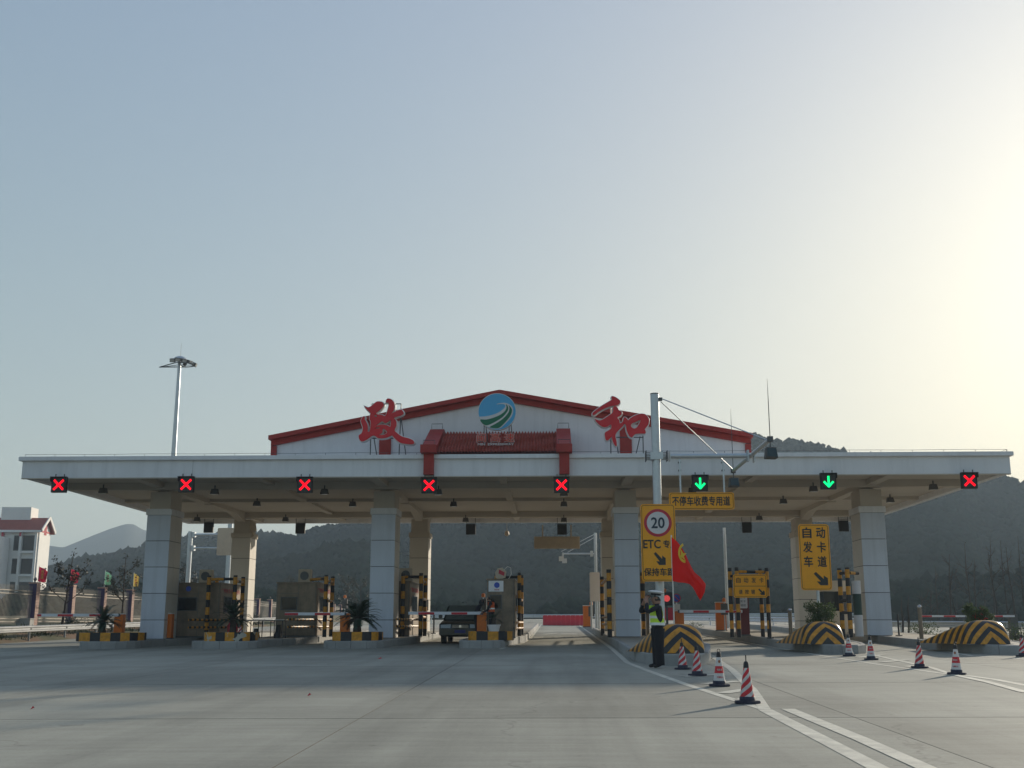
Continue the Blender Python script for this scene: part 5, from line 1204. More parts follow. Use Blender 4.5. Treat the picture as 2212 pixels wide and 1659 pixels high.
# policeman: seen from his right rear side, facing left, both hands raised to his face
cp = G(1423, 1444)
pz_ = dict(hl=(-.07, -.235, 1.50), hr=(.085, -.225, 1.52), el=(-.24, -.28, 1.27), er=(.24, -.26, 1.26), sl=(-.175, -.03, 1.38), sr=(.175, -.03, 1.38), chest=(0, .0, 1.27), neck=(0, 0, 1.43), curll=(0, 1, .2), curlr=(0, 1, .2), tl=(-.10, -.17, .04), tr=(.10, -.13, .04), kl=(-.09, -.01, .5), kr=(.09, .0, .5), al=(-.10, 0, .09), ar=(.10, .03, .09))
pp = person(cp+Vector((0, .08, 0)), R(-78), 'policeman in white cap and lime vest, both hands raised to his face', pz_, M['cloth'], M['trouser'], vest=M['vest'], cap=True, s=1.0); pp.scale = (1.08, 1.22, 1.02)
MB().cbox((0, -.20, 1.56), (.06, .04, .12)).build('radio', M['black'], pp, bevel=.008)
# wider uniform trousers
mb = MB()
for sg in (-1, 1): mb.tube([(sg*.095, .005, .90), (sg*.10, .0, .50), (sg*.105, .01, .07)], [.118, .092, .088], 14)
mb.build('trouser_leg', M['trouser'], pp, smooth=True)
# two toll workers by the car
v = at(1062, 1300, 43.6); person((v.x, 43.6, gz(v.x, 43.6)+IH), R(-100), 'worker in orange vest and dark coat in front of the fourth booth', dict(hl=(-.15, -.33, 1.06), hr=(.15, -.30, 1.02), el=(-.24, -.1, 1.12), er=(.24, -.1, 1.1), chest=(0, -.05, 1.27), neck=(0, -.08, 1.42), head0=(0, -.12, 1.5), head1=(0, -.14, 1.6)), M['cloth'], M['trouser'], vest=M['vestorange'], s=.97)
v = at(1029, 1300, 44.6); person((v.x, 44.6, gz(v.x, 44.6)+.12), R(95), 'hooded person in dark coat beside the driver side of the car', dict(chest=(0, -.10, 1.25), neck=(0, -.17, 1.38), head0=(0, -.2, 1.46), head1=(0, -.22, 1.56), hl=(-.16, -.36, 1.05), hr=(.16, -.36, 1.05), sl=(-.19, -.08, 1.34), sr=(.19, -.08, 1.34)), M['cloth'], M['trouser'], hood=True, s=1.02)

# ================================================================== the car
cc = at(994, 1381, 46.3); cc.z = gz(cc.x, 46.3)
car = thing('parked_car', 'dark green pickup stopped at the fourth booth behind the barrier arm', 'car', (cc.x, 46.3, cc.z))
CW, CL = 1.72, 4.7
body = MB()
prof = [(0, .42), (.0, .60), (.05, .78), (.12, .84), (1.12, .93), (1.22, .95), (4.6, 1.0), (4.7, .95), (4.7, .42), (4.2, .30), (.35, .28), (.1, .32)]
body.prism(prof, -CW/2, CW/2, axis='x'); body.build('body', M['car'], car, bevel=.05, smooth=True)
cab = MB(); hb_, ht = CW/2-.05, CW/2-.20
V = [(-hb_, 1.18, .94), (hb_, 1.18, .94), (hb_, 3.1, .96), (-hb_, 3.1, .96), (-ht, 1.78, 1.55), (ht, 1.78, 1.55), (ht, 2.85, 1.55), (-ht, 2.85, 1.55)]
cab.add(V, [(0, 1, 5, 4), (1, 2, 6, 5), (2, 3, 7, 6), (3, 0, 4, 7), (4, 5, 6, 7)]); cab.build('cabin', M['car'], car, bevel=.03)
lerp = lambda a, b, t: tuple(a[i]*(1-t)+b[i]*t for i in range(3))
def quad(a, b, c, d, e_, off): 
    q = [Vector(a), Vector(b), Vector(c), Vector(d)]; n_ = (q[1]-q[0]).cross(q[3]-q[0]).normalized(); m_ = sum(q, Vector())/4
    return [x.lerp(m_, e_)+n_*off for x in q]
MB().add(quad(V[0], V[1], V[5], V[4], .10, .012), [(0, 1, 2, 3)]).build('windscreen', mat('windscreen_lit_cab', (.10, .125, .12), .08, 0), car)  # paler than the side windows: lit cab interior put into the glass colour
MB().add(quad(V[1], V[2], V[6], V[5], .14, .012), [(0, 1, 2, 3)]).build('side_window', M['glass'], car); MB().add(quad(V[3], V[0], V[4], V[7], .14, .012), [(0, 1, 2, 3)]).build('side_window', M['glass'], car)
MB().box((-.62, -.03, .74), (-.0-.33, .05, .88)); 
for sg in (-1, 1):
    MB().add([(sg*.78, -.015, .63), (sg*.40, -.02, .63), (sg*.38, .03, .78), (sg*.80, .035, .76)], [(0, 1, 2, 3)] if sg > 0 else [(3, 2, 1, 0)]).build('headlight', M['lampglass'], car)
    MB().cbox((sg*.60, -.045, .50), (.16, .03, .09)).build('fog_lamp', M['lampglass'], car)
    m_ = MB().cbox((sg*(CW/2+.07), 1.3, 1.10), (.16, .10, .14)).build('wing_mirror', M['car'], car, bevel=.02)
    for y in (.85, 3.85):
        o = MB().lathe([(0, -.10), (.33, -.10), (.34, -.06), (.34, .06), (.33, .10), (0, .10)], 22).build('wheel', M['rubber'], car, smooth=True); o.rotation_euler = (0, R(90), 0); o.location = (sg*(CW/2-.13), y, .34)
        o2 = MB().lathe([(0, .102), (.19, .102), (.2, .11), (0, .115)], 14).build('rim', M['chrome'], o)
gr = MB().box((-.34, -.035, .62), (.34, -.006, .77)).build('grille', M['black'], car); MB().lathe([(0, 0), (.06, 0), (.055, .01), (0, .01)], 14).build('badge', M['chrome'], car, loc=(0, -.037, .70)).rotation_euler = (R(90), 0, 0)
for z in (.65, .69, .74): MB().box((-.33, -.039, z-.004), (.33, -.0355, z+.004)).build('slat', M['chrome'], gr)
MB().box((-CW/2+.01, -.09, .36), (CW/2-.01, -.0, .60)).build('bumper', M['car'], car, bevel=.03); MB().box((-.22, -.105, .44), (.22, -.092, .56)).build('number_plate', M['plate'], car)
for x in (-.42, .05): MB().obox((x, 1.19, 1.05), (x+.36, 1.33, 1.16), .012, .015).build('wiper', M['black'], car)

# table and chairs left
tv = at(577, 1372, 46.4); tz = gz(tv.x, 46.4)+.03
tb = thing('folding_table', 'long folding table with a pale cloth beside the second booth', 'table', (tv.x, 46.6, tz+.22))
xa, xb = at(536, 1300, 46.6).x-tv.x, at(620, 1300, 46.6).x-tv.x
MB().box((xa, -.35, .70), (xb, .35, .73)).build('tabletop', M['black'], tb); 
for x in (xa+.08, (xa+xb)/2-.25, (xa+xb)/2+.25, xb-.08):
    for y in (-.3, .3): MB().tube([(x, y, 0), (x, y, .70)], .018, 6).build('leg', M['black'], tb)
for y in (-.3, .3): MB().box((xa+.08, y-.01, .25), (xb-.08, y+.01, .27)).build('brace', M['black'], tb)
o = tag(MB().box((xa+.02, -.33, 0), (xb-.02, .33, .02)).build('tablecloth', M['clothwhite'], None, loc=(tv.x, 46.6, tz+.22+.735)), 'pale cloth lying on the folding table', 'tablecloth')
for px, Y, lb, h in ((604, 46.9, 'dark folded stool under the table end', .55), (556, 46.9, 'dark bag standing under the table', .4)):
    c = at(px, 1300, Y); MB().lathe([(0, 0), (.2, 0), (.12, h*.6), (.09, h), (0, h)], 10).build('floor_bag', M['black'], None, loc=(c.x, Y, tz+.22)); tag(bpy.data.objects['floor_bag' if px == 604 else 'floor_bag.001'], lb, 'bag')
c = at(529, 1300, 46); cone_b = cone(Vector((c.x, 45.5, gz(c.x, 45.5)+IH)), 0, 'small cone between the worn planter and the table', 1)
for px, lb in ((499, 'left red fire extinguisher by the first striped frame'), (512, 'right red fire extinguisher by the first striped frame')):
    c = at(px, 1300, 48.4); r = thing('fire_extinguisher', lb, 'extinguisher', (c.x, 48.4, gz(c.x, 48.4)+IH)); MB().lathe([(0, 0), (.10, 0), (.10, .48), (.05, .56), (.03, .6), (0, .6)], 14).build('tank', M['signred'], r, smooth=True); MB().cbox((0, 0, .63), (.1, .04, .05)).build('valve', M['black'], r)
# small debris
for px, py, s_, lb in ((821, 1424, .07, 'dark red scrap lying on the concrete before the third planter'), (668, 1504, .035, 'small red scrap on the plain concrete foreground'), (70, 1533, .03, 'faint reddish scrap on the concrete at far left')):
    v = G(px, py); o = MB().add([(-s_, 0, 0), (0, -s_*.6, .01), (s_, 0, .03), (.2*s_, s_*.8, .02), (0, .1*s_, .05)], [(0, 1, 4), (1, 2, 4), (2, 3, 4), (3, 0, 4)]).build('litter', M['armr'], None, loc=v+Vector((0, 0, .002))); tag(o, lb, 'litter')
# ================================================================== left verge: guard rail, fence, trees, flags
def guardrail(p0, p1, label, zf, step=4.0, n_=None, m=None, posts=True):
    a, b = Vector((p0[0], p0[1], 0)), Vector((p1[0], p1[1], 0)); L_ = (b-a).length; d = (b-a).normalized(); nrm = Vector((-d.y, d.x, 0)); k = max(1, round(L_/step))
    za, zb_ = zf(a.x, a.y), zf(b.x, b.y); r = thing('guard_rail', label, 'guard rail', (a.x, a.y, za))
    prof = [(0, -.155), (.045, -.12), (.045, -.075), (-.01, -.035), (-.01, .035), (.045, .075), (.045, .12), (0, .155)]
    for i in range(k):
        q0, q1 = a+d*(L_*i/k+.004), a+d*(L_*(i+1)/k-.004); V = []
        for q in (q0, q1):
            zz = zf(q.x, q.y)+.60-za
            for o_, z in prof: V.append((q.x-a.x+nrm.x*-o_, q.y-a.y+nrm.y*-o_, zz+z))
        n8 = len(prof); MB().add(V, [(j, j+1, n8+j+1, n8+j) for j in range(n8-1)]).build('rail', m or M['silver'], r)
        if posts:
            q = a+d*(L_*(i+.5)/k); zz = zf(q.x, q.y)-za; MB().tube([(q.x-a.x+nrm.x*.09, q.y-a.y+nrm.y*.09, zz-.3), (q.x-a.x+nrm.x*.09, q.y-a.y+nrm.y*.09, zz+.72)], .057, 8).build('post', m or M['silver'], r)
            MB().cbox((q.x-a.x+nrm.x*.035, q.y-a.y+nrm.y*.035, zz+.60), (.10, .10, .2)).build('spacer', M['steeldark'], r)
    return r
guardrail((-24.9, 36), (-24.9, 108), 'long steel guard rail along the left side of the plaza', lambda x, y: gz(x, y)-.03, m=mat('weathered_rail', (.26, .27, .28), .55, .2, 1.5, metal=.4))
# fence with pillars along x = -27.2
FX = -27.3; fence = thing('boundary_fence', 'picket fence between brick pillars along the left boundary', 'fence', (FX, 46, terrain(FX, 46)))
f0 = Vector(fence.location); fz0 = 1.5
pill = [45.5+4.55*k for k in range(0, 27)]
fz_ = lambda y: 1.50+.004*(y-50)-f0.z
mpk = {}
for i, y in enumerate(pill):
    z = fz_(y); H_ = 2.25
    if i < 8:
        hcr = .15; nb = 15
        core = MB().box((-.20, y-.2-46, z-.9), (.20, y+.2-46, z+H_)).build('pillar', M['pillarshade'], fence)
        # brick faced side facing the plaza: courses of tiles
        for k in range(nb):
            MB().box((.201, y-.2-46+.004, z+.0+k*hcr+.006), (.215, y+.2-46-.004, z+(k+1)*hcr-.006)).build('brick', M['brick'], core)
    else: core = MB().box((-.20, y-.2-46, z-.9), (.20, y+.2-46, z+H_)).build('pillar', M['pillarshade'], fence); MB().box((.201, y-.19-46, z), (.21, y+.19-46, z+H_-.02)).build('brick_face', M['brick'], core)
    cpz = MB().lathe([(0, H_+.001), (.04, H_+.001), (.03, H_+.06), (.09, H_+.12), (.09, H_+.18), (.05, H_+.25), (0, H_+.27)], 8, c=(0, y-46, z)).build('lamp', M['steeldark'], core)
    MB().cbox((0, y-46, z+H_-.04), (.46, .46, .08)).build('cap', M['brick'], core)
for i in range(len(pill)-1):
    ya, yb = pill[i]+.205, pill[i+1]-.205; z = fz_((ya+yb)/2)
    rails = MB()
    for zz in (.22, .38, 1.62, 1.78): rails.box((-.02, ya-46, z+zz-.022), (.02, yb-46, z+zz+.022))
    rails.build('rail', M['picket'], fence)
    if i < 7:
        if 'p' not in mpk:
            mpk['p'] = MB().box((-.009, -.009, .12), (.009, .009, 2.0)).add([(-.009, -.009, 2.0), (.009, -.009, 2.0), (.009, .009, 2.0), (-.009, .009, 2.0), (0, 0, 2.1)], [(0, 1, 4), (1, 2, 4), (2, 3, 4), (3, 0, 4)]).mesh('picket'); mpk['p'].materials.clear(); mpk['p'].materials.append(M['picket'])
        n_ = 30
        for k in range(n_):
            o = bpy.data.objects.new('picket', mpk['p']); COL.objects.link(o); o.parent = fence; o.location = (.0, ya+(yb-ya)*(k+.5)/n_-46, z)
    else:
        if i == 7: far = MB()
        for k in range(30): far.box((-.012, ya+(yb-ya)*(k+.5)/30-46-.012, z+.12), (.012, ya+(yb-ya)*(k+.5)/30-46+.012, z+2.05))
tag(far.build('far_pickets', M['picket'], fence), kind='stuff')
# flags along the fence
def small_flag(px0, py0, px1, py1, Y, m, label, word=None, wm=None):
    a = at(px0, py0, Y); zb_ = terrain(a.x, Y); r = thing('small_flag', label, 'flag', (a.x, Y, zb_), group='coloured flags along the left fence')
    MB().tube([(0, 0, 0), (.02, 0, a.z-zb_+.05)], .014, 6).build('staff', M['rim'], r)
    w_, h_ = px1-px0, py1-py0
    flag_cloth(([(px0, py0), (px0+w_*.6, py0+h_*.12), (px1, py0+h_*.33)], [(px0-w_*.12, py1-h_*.06), (px0+w_*.4, py1), (px0+w_*.78, py1-h_*.02)]), Y, r, m, fold=.05, nx=14, ny=12)
    if word:
        c = at((px0+px1)/2-w_*.1, (py0+py1)/2, Y-.16); o = put_flat(text_mesh(word, .3, .01, .001), 'flag_print', wm, r, (c.x-a.x, -.17, c.z-zb_), w=.16, h=abs(h_)/2430*Y*.55)
    return r
small_flag(84, 1224, 103, 1258, 60, M['fred'], 'red flag in front of the sunlit white building', '闽\n高\n速', M['fyel'])
small_flag(153, 1229, 172, 1260, 64, M['fred'], 'pink red flag left of the second magnolia', '欢\n迎', M['fyel'])
small_flag(227, 1234, 242, 1264, 69, M['fgreen'], 'mint green flag with red print, right of the second magnolia', '闽\n高\n速', M['signred'])
small_flag(289, 1238, 301, 1268, 75, M['fyel'], 'yellow flag beside the leftmost column', '闽\n高\n速', M['signred'])
small_flag(377, 1252, 389, 1278, 84, M['fgreen'], 'mint green flag seen over the first booth roof')
small_flag(410, 1256, 420, 1280, 92, M['fred'], 'red flag behind the air conditioner of the first booth')
# trees
def tree(loc, label, H, spread, seed, nleaf=900, leafm=None, bark=None, lean=0, name='magnolia_tree', leafs=.13, limbs=9, fill=.55, group=None, cat='tree'):
    rs = random.Random(seed); r = thing(name, label, cat, loc, group=group); tr = MB(); tips = []
    top_ = Vector((lean, 0, H*.93)); tr.tube([(0, 0, 0), (lean*.3+.03, 0, H*.35), (lean*.7-.03, .02, H*.65), top_], [.028*H**.9*.6+.02, .05, .035, .012], 7)
    for k in range(limbs):
        t = rs.uniform(.28, .88); p = Vector((lean*t, 0, H*.93*t)); a = rs.random()*math.tau; L_ = spread*(1.15-t)*rs.uniform(.75, 1.25)+.15
        q1 = p+Vector((math.cos(a)*L_*.6, math.sin(a)*L_*.6, L_*.45)); q2 = q1+Vector((math.cos(a+.3)*L_*.35, math.sin(a+.3)*L_*.35, L_*.75))
        tr.tube([p, q1, q2], [.028, .018, .007], 5); tips += [(q1, .32), (q2, .36), (q1.lerp(q2, .5), .30)]
        for _ in range(2):
            a2 = a+rs.uniform(-1.2, 1.2); q3 = q1+Vector((math.cos(a2), math.sin(a2), rs.uniform(.3, 1)))*L_*.4; tr.tube([q1, q3], [.012, .005], 4); tips.append((q3, .28))
    tips += [(top_, .4)]
    tr.build('trunk', bark or M['bark'], r)
    if nleaf:
        lf = MB()
        for k in range(nleaf):
            c, rad = rs.choice(tips); v = Vector((rs.gauss(0, 1), rs.gauss(0, 1), rs.gauss(0, 1))).normalized()*rad*fill*rs.random()**.5*max(.6, spread/1.2); c = c+v
            d = Vector((rs.gauss(0, 1), rs.gauss(0, 1), rs.gauss(0, .8))).normalized(); s_ = d.orthogonal().normalized(); s_ = Matrix.Rotation(rs.random()*6.28, 3, d) @ s_; z = leafs*rs.uniform(.7, 1.3)
            lf.add([c, c+d*z*.5+s_*z*.26, c+d*z, c+d*z*.5-s_*z*.26], [(0, 1, 2, 3)])
        tag(lf.build('crown', leafm or M['leafbrown'], r), kind='stuff')
    return r
TR = [(108, 1178, 58, 1.3, 'sparse magnolia in front of the sunlit end of the building', .35), (232, 1187, 66, 1.25, 'sparse magnolia between the pink red and mint flags', 0), (322, 1186, 72, 1.4, 'sparse magnolia touching the leftmost column', .3), (372, 1212, 80, 1.3, 'sparse magnolia seen between the leftmost column and the gantry', 0), (500, 1232, 95, 1.3, 'thin tree behind the first striped frame', 0), (606, 1240, 104, 1.5, 'thin tree left of the second booth', 0), (741, 1240, 112, 1.8, 'thin tree right of the second striped frame', 0), (770, 1246, 118, 1.6, 'thin tree behind the third palm', 0)]
for k, (px, py, Y, sp, lb, ln) in enumerate(TR):
    t = at(px, py, Y); zb_ = terrain(t.x, Y); X = t.x-ln; tree((X, Y+3, zb_), lb, (t.z-zb_)*1.03, sp, 40+k, 620, leafs=.15, lean=ln, group='sparse young trees behind the left fence')
# low hedge tufts in front of the fence
for k, (px, py, Y, lb) in enumerate(((165, 1325, 62, 'low dark bush at the fence foot, left one'), (262, 1325, 68, 'low dark bush at the fence foot, right one'), (648, 1320, 100, 'round bush on the far verge by the second booth'))):
    t = at(px, py, Y); bush((FX+1.1, Y, terrain(FX+1.1, Y)), lb, .7, .32, 700, 60+k, M['leafdk'], .05)
v = at(53, 1354, 58); bx = thing('utility_box', 'grey utility box standing by the left guard rail', 'box', (v.x, 58, v.z-.05)); MB().box((-.36, -.25, -.5), (.36, .25, .44)).build('cabinet', M['kerb'], bx, bevel=.02); MB().box((-.39, -.28, .442), (.39, .28, .48)).build('lid', M['kerb'], bx)

# ---- white building far left
BY = 190.; s_ = BY/2430.
cr_ = at(79, 1230, BY); gnd = 1.2
bl = thing('white_building', 'white four storey building with red tiled roof beyond the fence', 'building', (cr_.x, BY, gnd)); ez = at(79, 1145, BY).z-gnd
Wb = 14.0; Db = 5.2
# front faces the camera in shade, the right gable end is angled into the sun
bl.rotation_euler = (0, 0, R(5)); 
MB().box((-Wb, 0, 0), (0, .3, ez)).box((-Wb, Db-.3, 0), (0, Db, ez)).box((-.3, .302, 0), (0, Db-.302, ez)).box((-Wb, .302, 0), (-Wb+.3, Db-.302, ez)).build('wall', M['bwall'], bl)
rh = 2.3
MB().prism([(-.7, ez-.1), (Db/2, ez+rh), (Db+.7, ez-.1), (Db+.7, ez-.35), (Db/2, ez+rh-.3), (-.7, ez-.35)], -Wb-.6, .55, axis='x').build('roof', M['broof'], bl)
MB().prism([(0, ez-.2), (Db/2, ez+rh-.35), (Db, ez-.2)], -.25, -.001, axis='x').build('gable', M['bwall'], bl)
for a, b in (((-.72, ez-.12), (Db/2, ez+rh+.05)), ((Db/2, ez+rh+.05), (Db+.72, ez-.12))): MB().obox((.62, a[0], a[1]), (.62, b[0], b[1]), .16, .5).build('barge_board', M['bwall'], bl)
MB().box((-Wb-.5, -.75, ez-.42), (.5, -.6, ez-.05)).build('eave', M['bwall'], bl)
tt = MB()
tt.obox((.03, .2, ez-.15), (.03, Db-.2, ez-.15), .06, .28); tt.obox((.03, 1.9, ez+.9), (.03, Db-1.9, ez+.9), .06, .22)
for y in (2.2, Db/2, Db-2.2): tt.box((.0, y-.13, ez-.7), (.06, y+.13, ez+1.2))
tt.build('red_timber', M['signred'], bl)
tk = MB().box((-7.5, 2.0, ez+rh-.4), (-2.5, 5.5, ez+rh+1.8)).build('roof_box', M['bwall'], bl)
st = ez/4.15
for k in range(4):
    z0 = .45+st*k+.55
    for (xa, xb) in ((-2.7, -.6), (-4.2, -3.1)):
        f = MB().box((xa, -.03, z0), (xb, -.001, z0+st*.66)).build('window', M['steeldark'], bl); MB().box((xa+.12, -.06, z0+.1), (xb-.12, -.031, z0+st*.66-.1)).build('pane', M['bglass'], f)
    MB().box((-3.0, -.5, z0-.42), (-.4, -.002, z0-.12)).build('balcony', M['bwall'], bl)
for x in (-2.95, -.4): MB().box((x-.2, -.52, 0), (x+.2, -.505+.3, ez-.5)).build('pier', M['bwall'], bl)
for x in (-3, -6, -9, -12): MB().box((x-.15, -.6, ez-1.1), (x+.15, -.002, ez-.45)).build('red_bracket', M['signred'], bl)
wg = at(10, 1200, BY-5); MB().box((-Wb+.5, -4.5, 0), (-4.7, -.53, ez-1.4)).build('front_wing', M['bwall'], bl)
for k in range(3):
    z0 = 1.2+st*k; MB().box((-Wb+1.0, -4.53, z0), (-6.9, -4.501, z0+st*.66)).build('window', M['bglass'], bl)

# ---- high mast light
hy = 100.; hb0 = at(375, 982, hy); htop = at(388, 787, hy); zb_ = terrain(hb0.x, hy); hx = (hb0.x+htop.x)/2
hm_ = thing('high_mast_light', 'tall high mast light with a ring of floodlights, rising left behind the canopy', 'street light', (hx, hy, zb_)); HZ = htop.z-zb_
MB().tube([(0, 0, 0), (0, 0, HZ*.5), (0, 0, HZ+.3)], [.34, .25, .15], 16).build('mast', M['silver'], hm_, smooth=True)
rg = MB(); rg.tube([(1.15*math.cos(R(a))+.25, .9*math.sin(R(a)), HZ-.05) for a in range(-110, 111, 10)]+[(-1.85, 0, HZ-.25), (1.15*math.cos(R(-110))+.25, .9*math.sin(R(-110)), HZ-.05)], .05, 6); rg.build('lamp_ring', M['steeldark'], hm_)
rg = MB(); [rg.obox((-.1, 0, HZ-.05), p, .05, .05) for p in ((1.3, .2, HZ-.05), (.3, .85, HZ-.05), (.3, -.85, HZ-.05), (-1.7, 0, HZ-.25))]; rg.build('ring_spoke', M['steeldark'], hm_)
MB().lathe([(0, .78), (.3, .72), (.55, .58), (.62, .45), (0, .44)], 16, c=(0.05, 0, HZ)).build('top_hood', M['silver'], hm_, smooth=True)
MB().tube([(.05, 0, HZ+.75), (.05, 0, HZ+2.0)], .015, 5).build('lightning_rod', M['steeldark'], hm_)
for k, (x, y, z) in enumerate(((-.55, -.3, .32), (.0, -.6, .30), (.55, -.5, .22), (1.0, -.2, .15), (1.35, .2, -.0), (.3, .6, .2))):
    o = MB().box((-.24, -.16, -.17), (.24, .16, .17)).build('lamp_head', M['box'], hm_, bevel=.02); o.location = (x, y, HZ+z); o.rotation_euler = (R(20), 0, R(k*23)); MB().box((-.2, -.168, -.13), (.2, -.161, .13)).build('lamp_glass', M['lens'], o)

# ================================================================== behind the canopy
def arm_gantry(px, Y, topy, label, arm, r_=.13):
    a = at(px, 1300, Y); zb_ = gz(a.x, Y)+.0; z1 = at(px, topy, Y).z
    r = thing('rear_gantry', label, 'gantry', (a.x, Y, zb_)); MB().tube([(0, 0, 0), (0, 0, z1-zb_)], r_, 14).build('mast', M['silver'], r, smooth=True)
    for (py, x1, rr) in arm:
        z = at(px, py, Y).z-zb_; e_ = at(x1, py, Y).x-a.x; MB().tube([(0, 0, z), (e_, 0, z)], rr, 10).build('arm', M['silver'], r, smooth=True)
        MB().cbox((math.copysign(.22, e_), 0, z), (.16, .34, .3)).build('flange', M['silver'], r)
    return r, a.x, zb_
r, ax0, zb_ = arm_gantry(403, 68, 1148, 'steel gantry pole with two arms and a board, between the leftmost columns', [(1155, 492, .075), (1184, 492, .06)], r_=.14)
c = at(487, 1170, 67.8); MB().prism(rrect(1.0, at(487, 1140, 68).z-at(487, 1199, 68).z, .08), -.03, 0).build('board', M['signback'], r, loc=(c.x-ax0, -.2, c.z-zb_))
r, ax0, zb_ = arm_gantry(1288, 66, 1151, 'slim rear gantry with an arm and tie rods above the open lane', [(1196, 1216, .05)], r_=.085)
for y0_, x1, y1_ in ((1153, 1213, 1191), (1160, 1226, 1193)):
    p, q_ = at(1288, y0_, 66), at(x1, y1_, 66); MB().tube([(0, 0, p.z-zb_), (q_.x-ax0, 0, q_.z-zb_)], .02, 5).build('tie_rod', M['silver'], r)
c = at(1216, 1196, 66); mb = MB(); mb.tube([(c.x-ax0, -1.2, c.z-zb_-.05), (c.x-ax0, 1.2, c.z-zb_-.05)], .05, 8); mb.build('cross_arm', M['silver'], r)
for y in (-1.1, 1.1):
    MB().cbox((c.x-ax0+(.1 if y > 0 else -.1), y, c.z-zb_-.35), (.28, .2, .26)).build('lamp_head', M['silver'], r)
r, ax0, zb_ = arm_gantry(1570.5, 64, 1140, 'plain rear pole left of the striped card frame', [], r_=.08)
r, ax0, zb_ = arm_gantry(489, 92, 1120, 'distant grey pole behind the torn sheet column', [], r_=.2)
# white message cabinet at the rear of the open lane
c = at(1285, 1265, 62); zb_ = gz(c.x, 62)+IH; r = thing('message_cabinet', 'tall pale cabinet on two legs at the rear of the open lane', 'display cabinet', (c.x, 62, zb_))
z1, z0_ = at(1285, 1236, 62).z-zb_, at(1285, 1299, 62).z-zb_
MB().box((-.27, 0, z0_), (.27, .25, z1)).build('cabinet', M['signwhite'], r, bevel=.03)
for x in (-.2, .2): MB().tube([(x, .12, 0), (x, .12, z0_)], .05, 8).build('leg', M['silver'], r)
# traffic light and lamps seen right of the policeman
def lanelight(px, Y, label, red=True):
    c = at(px, 1300, Y); zb_ = gz(c.x, Y)+IH; r = thing('lane_traffic_light', label, 'traffic light', (c.x, Y, zb_), group='small lane traffic lights')
    MB().tube([(0, 0, 0), (0, 0, 1.3)], .05, 8).build('post', M['steeldark'], r); MB().box((-.24, -.1, 1.2), (.24, .1, 1.72)).build('head', M['black'], r)
    MB().lathe([(0, 0), (.13, 0), (.12, .012), (0, .014)], 20).build('lit_lens', mat('dim_red_lamp', (.8, .08, .08), .5, 0, emit=.25), r, loc=(0, -.101, 1.48)).rotation_euler = (R(90), 0, 0)
    MB().box((-.24, -.03, .62), (.24, .05, 1.12)).build('display', M['signred'], r); MB().lathe([(0, 0), (.07, 0), (.08, .12), (0, .16)], 12).build('beacon', M['orange'], r, loc=(-.08, 0, 1.725)); return r
lanelight(1440, 46, 'red lane light with an orange beacon right of the policeman')
c = at(1461, 1292, 50); r = thing('no_parking_sign', 'round blue and red no parking sign right of the flag pole', 'road sign', (c.x, 50, gz(c.x, 50)+IH)); dz_ = c.z-(gz(c.x, 50)+IH)
MB().tube([(0, .03, 0), (0, .03, dz_+.1)], .03, 8).build('post', M['silver'], r)
for rr, m_, y in ((.19, M['signred'], 0), (.155, M['bluesign'], -.008)): MB().prism([(rr*math.cos(k*math.pi/14), rr*math.sin(k*math.pi/14)) for k in range(28)], y-.006, y).build('disc', m_, r, loc=(0, 0, dz_))
MB().obox((-.11, -.018, dz_+.11), (.11, -.018, dz_-.11), .035, .006, up=(0, 1, 0)).build('slash', M['signred'], r); MB().box((-.15, -.012, dz_-.50), (.15, -.0, dz_-.26)).build('lower_plate', M['signwhite'], r)
def beacon(px, py, Y, lb):
    c = at(px, py, Y); zb_ = gz(c.x, Y)+IH; r = thing('beacon_post', lb, 'beacon', (c.x, Y, zb_), group='small orange beacons on posts'); MB().tube([(0, 0, 0), (0, 0, c.z-zb_)], .03, 6).build('post', M['silver'], r); MB().lathe([(0, 0), (.09, 0), (.09, .15), (0, .2)], 10).build('beacon', M['orange'], r, loc=(0, 0, c.z-zb_)); MB().box((-.16, -.06, c.z-zb_-.62), (.16, .06, c.z-zb_-.08)).build('lamp_box', M['steeldark'], r)
beacon(1044, 1290, 56, 'beacon post between the car and the fourth booth'); beacon(919, 1292, 58, 'beacon post behind the third striped frame'); beacon(1277, 1307, 64, 'beacon post at the rear of the open lane'); beacon(745+0, 1292, 70, 'beacon post seen left of the palm column'); beacon(1564, 1300, 56, 'beacon post left of the striped card frame')
# red and yellow water barriers across the road end
v0, v1 = G(1172, 1341), G(1257, 1347)
k = 9
for i in range(k+1):
    t = (i+.5)/(k+1); y = 96.0-6*t*0; x = at(1173, 1335, 96).x*(1-t)+at(1271, 1335, 96).x*t; z = gz(x, y)
    r = thing('water_barrier', ('yellow plastic water barrier at the right end of the red row' if i == k else 'red plastic water barrier, %s from the left in the row across the road end' % ['first','second','third','fourth','fifth','sixth','seventh','eighth','ninth','tenth'][i]), 'barrier', (x, y-i*.35, gz(x, y-i*.35)), R(-4), group='plastic barriers across the road end')
    m_ = M['plastic_yellow'] if i == k else M['plastic_red']
    MB().prism([(-.22, 0), (.22, 0), (.2, .12), (.09, .45), (.07, .78), (-.07, .78), (-.09, .45), (-.2, .12)], -.19, .19, axis='x').build('body', m_, r, bevel=.02)
    MB().box((-.17, -.05, .781), (.17, .05, .82)).build('cap', m_, r)
guardrail((-14, 112), (30, 107), 'guard rail crossing beyond the red barriers', lambda x, y: gz(x, y)+.05)
guardrail((17, 63), (35, 43), 'long pale guard rail on the right verge', lambda x, y: gz(x, y)-.12, m=M['silver'])
guardrail((5.5, 92), (17.3, 63.5), 'guard rail curving behind the card machine frame', lambda x, y: gz(x, y)+.02, m=M['armw'])
